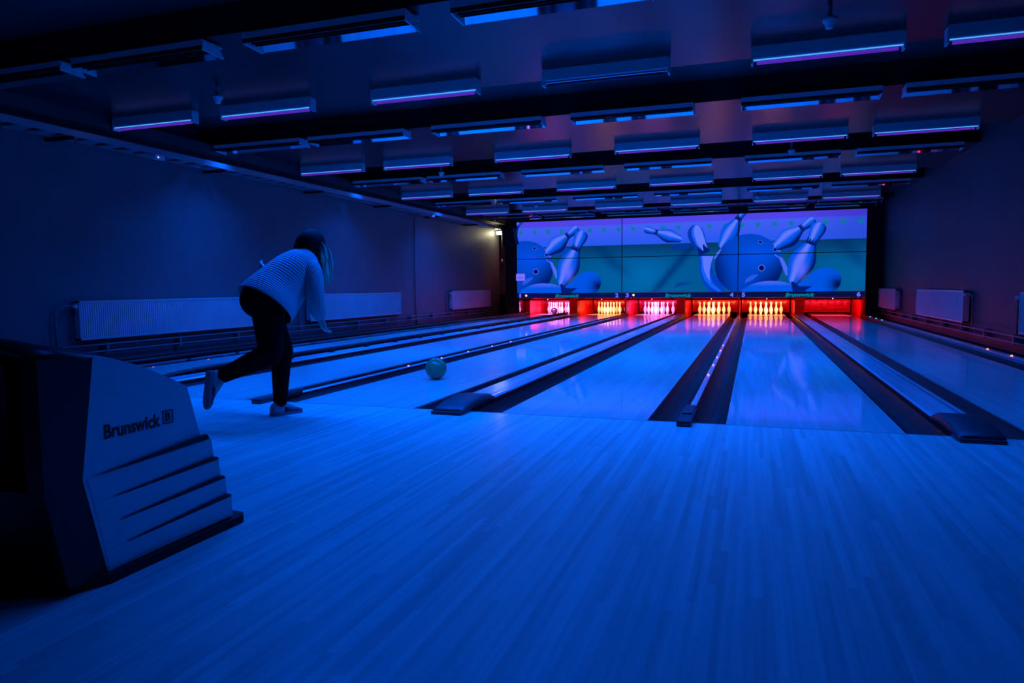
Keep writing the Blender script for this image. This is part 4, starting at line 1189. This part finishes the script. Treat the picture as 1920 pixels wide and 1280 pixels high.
# --- hair: cap and strands falling in front of the face
bmh = NB(); sl = bmh.verts.layers.float.new('strand')
capb = NB(); sphere(capb, hd - fwd * .012 + upv * .012, .106, 28, 18, (1.02, .90, 1.12), rot_h)
me = bpy.data.meshes.new('hair_cap'); capb.to_mesh(me); capb.free(); bmh.from_mesh(me); bpy.data.meshes.remove(me)
sl = bmh.verts.layers.float.get('strand')
for v in bmh.verts: v[sl] = max(0.0, min(1.0, 0.10 + (hd.z - 0.01 - v.co.z) * 3.2))
random.seed(11)
for k in range(80):
    a = random.uniform(-1.4, 2.1); side = math.sin(a)
    root = hd + fwd * (.030 + .060 * math.cos(a)) + sid * (.086 * side) + upv * random.uniform(-.02, .05)
    ln = random.uniform(.17, .27) * (1.0 if side > -0.3 else 0.75) * (0.72 if a > 1.5 else 1.0)
    end = root + Vector((0, 0, -ln)) + HV * random.uniform(-.005, .025) + SV * (0.055 * side)
    mid = root.lerp(end, .4) + HV * .02
    pts = [root, root.lerp(mid, .5) + HV * .010, mid, mid.lerp(end, .5) + HV * .006, end]
    tb = NB(); tube(tb, pts, 0, 6, True, [.010, .015, .014, .011, .003])
    me = bpy.data.meshes.new('lock'); tb.to_mesh(me); tb.free()
    n0 = len(bmh.verts); bmh.from_mesh(me); bpy.data.meshes.remove(me)
    bmh.verts.ensure_lookup_table()
    for v in bmh.verts[n0:]: v[sl] = max(0.0, min(1.0, 0.22 + (root.z - v.co.z) / ln * 0.75))
for k in range(10):   # short nape hair
    a = math.pi + random.uniform(-1.1, 1.1)
    root = hd - fwd * .06 + sid * (.06 * math.sin(a)) + upv * .0
    end = root - upv * .09 - fwd * .01
    tb = NB(); tube(tb, [root, root.lerp(end, .5) - fwd * .01, end], 0, 6, True, [.016, .018, .006])
    me = bpy.data.meshes.new('lock'); tb.to_mesh(me); tb.free(); n0 = len(bmh.verts); bmh.from_mesh(me); bpy.data.meshes.remove(me)
    bmh.verts.ensure_lookup_table()
    for v in bmh.verts[n0:]: v[sl] = 0.15
obj('hair', bmh, MT['hair'], person, True)

# --- shoes
def shoe(heel, toe, up, label):
    heel, toe, up = Vector(heel), Vector(toe), Vector(up)
    d = (toe - heel); L_ = d.length; d.normalize(); up = (up - d * up.dot(d)).normalized(); s = d.cross(up)
    r = empty = bpy.data.objects.new('shoe', None); COL.objects.link(r); r.parent = person
    r.location = heel - PB; r['label'] = label
    st = [(0.0, .022, .070, .022), (.04, .030, .085, .0), (.12, .033, .095, .0), (.25, .034, .100, 0), (.36, .035, .085, 0), (.52, .040, .062, 0), (.70, .044, .048, 0), (.86, .040, .038, 0), (.96, .026, .028, 0), (1.0, .010, .018, 0)]

    def section(t0, t1, zlo, wscale=1.0):
        bb = NB(); rings = []
        ts = [q for q in st if t0 - 1e-6 <= q[0] <= t1 + 1e-6]
        for tt, w_, h_, z_ in ts:
            c = heel + d * (tt * L_); ring = []
            for k in range(12):
                a = math.pi * k / 11; ring.append(c + s * (w_ * wscale * math.cos(a)) + up * (zlo + (h_ - zlo) * max(0.0, math.sin(a)) ** 0.7))
            rings.append([bb.verts.new(p) for p in ring])
        for a, c in zip(rings, rings[1:]):
            for k in range(12): bb.faces.new((a[k], a[(k + 1) % 12], c[(k + 1) % 12], c[k]))
        bb.faces.new(rings[0][::-1]); bb.faces.new(rings[-1])
        return bb
    obj('shoe_heel_quarter', section(0.0, .36, .016), MT['shoe_light'], r, True)['label'] = 'pale heel part'
    obj('shoe_vamp', section(.36, 1.0, .016), MT['shoe_dark'], r, True)['label'] = 'dark toe part'
    bb = NB(); rings = []
    for tt, w_, h_, z_ in st:
        c = heel + d * (tt * L_); w2 = w_ * 1.08
        rings.append([bb.verts.new(c + s * (q * w2) + up * z) for q, z in ((-1, 0), (1, 0), (1, .018), (-1, .018))])
    for a, c in zip(rings, rings[1:]):
        for k in range(4): bb.faces.new((a[k], a[(k + 1) % 4], c[(k + 1) % 4], c[k]))
    bb.faces.new(rings[0][::-1]); bb.faces.new(rings[-1])
    obj('sole', bb, MT['shoe_sole'], r)
    bb = NB()
    for q in (.40, .46, .52):
        c = heel + d * (q * L_) + up * (.088 - (q - .36) * .16)
        tube(bb, [c - s * .022, c + up * .006, c + s * .022], .004, 6)
    obj('laces', bb, MT['shoe_light'], r)
    return r


shoe(P(-.125, -.08, 0.002), P(.125, -.08, 0.002), (0, 0, 1), 'shoe on the planted foot')
shoe(P(-.615, .02, .385), P(-.640, .01, .130), HV * 1.0 + Vector((0, 0, -.05)), 'shoe on the trailing foot')
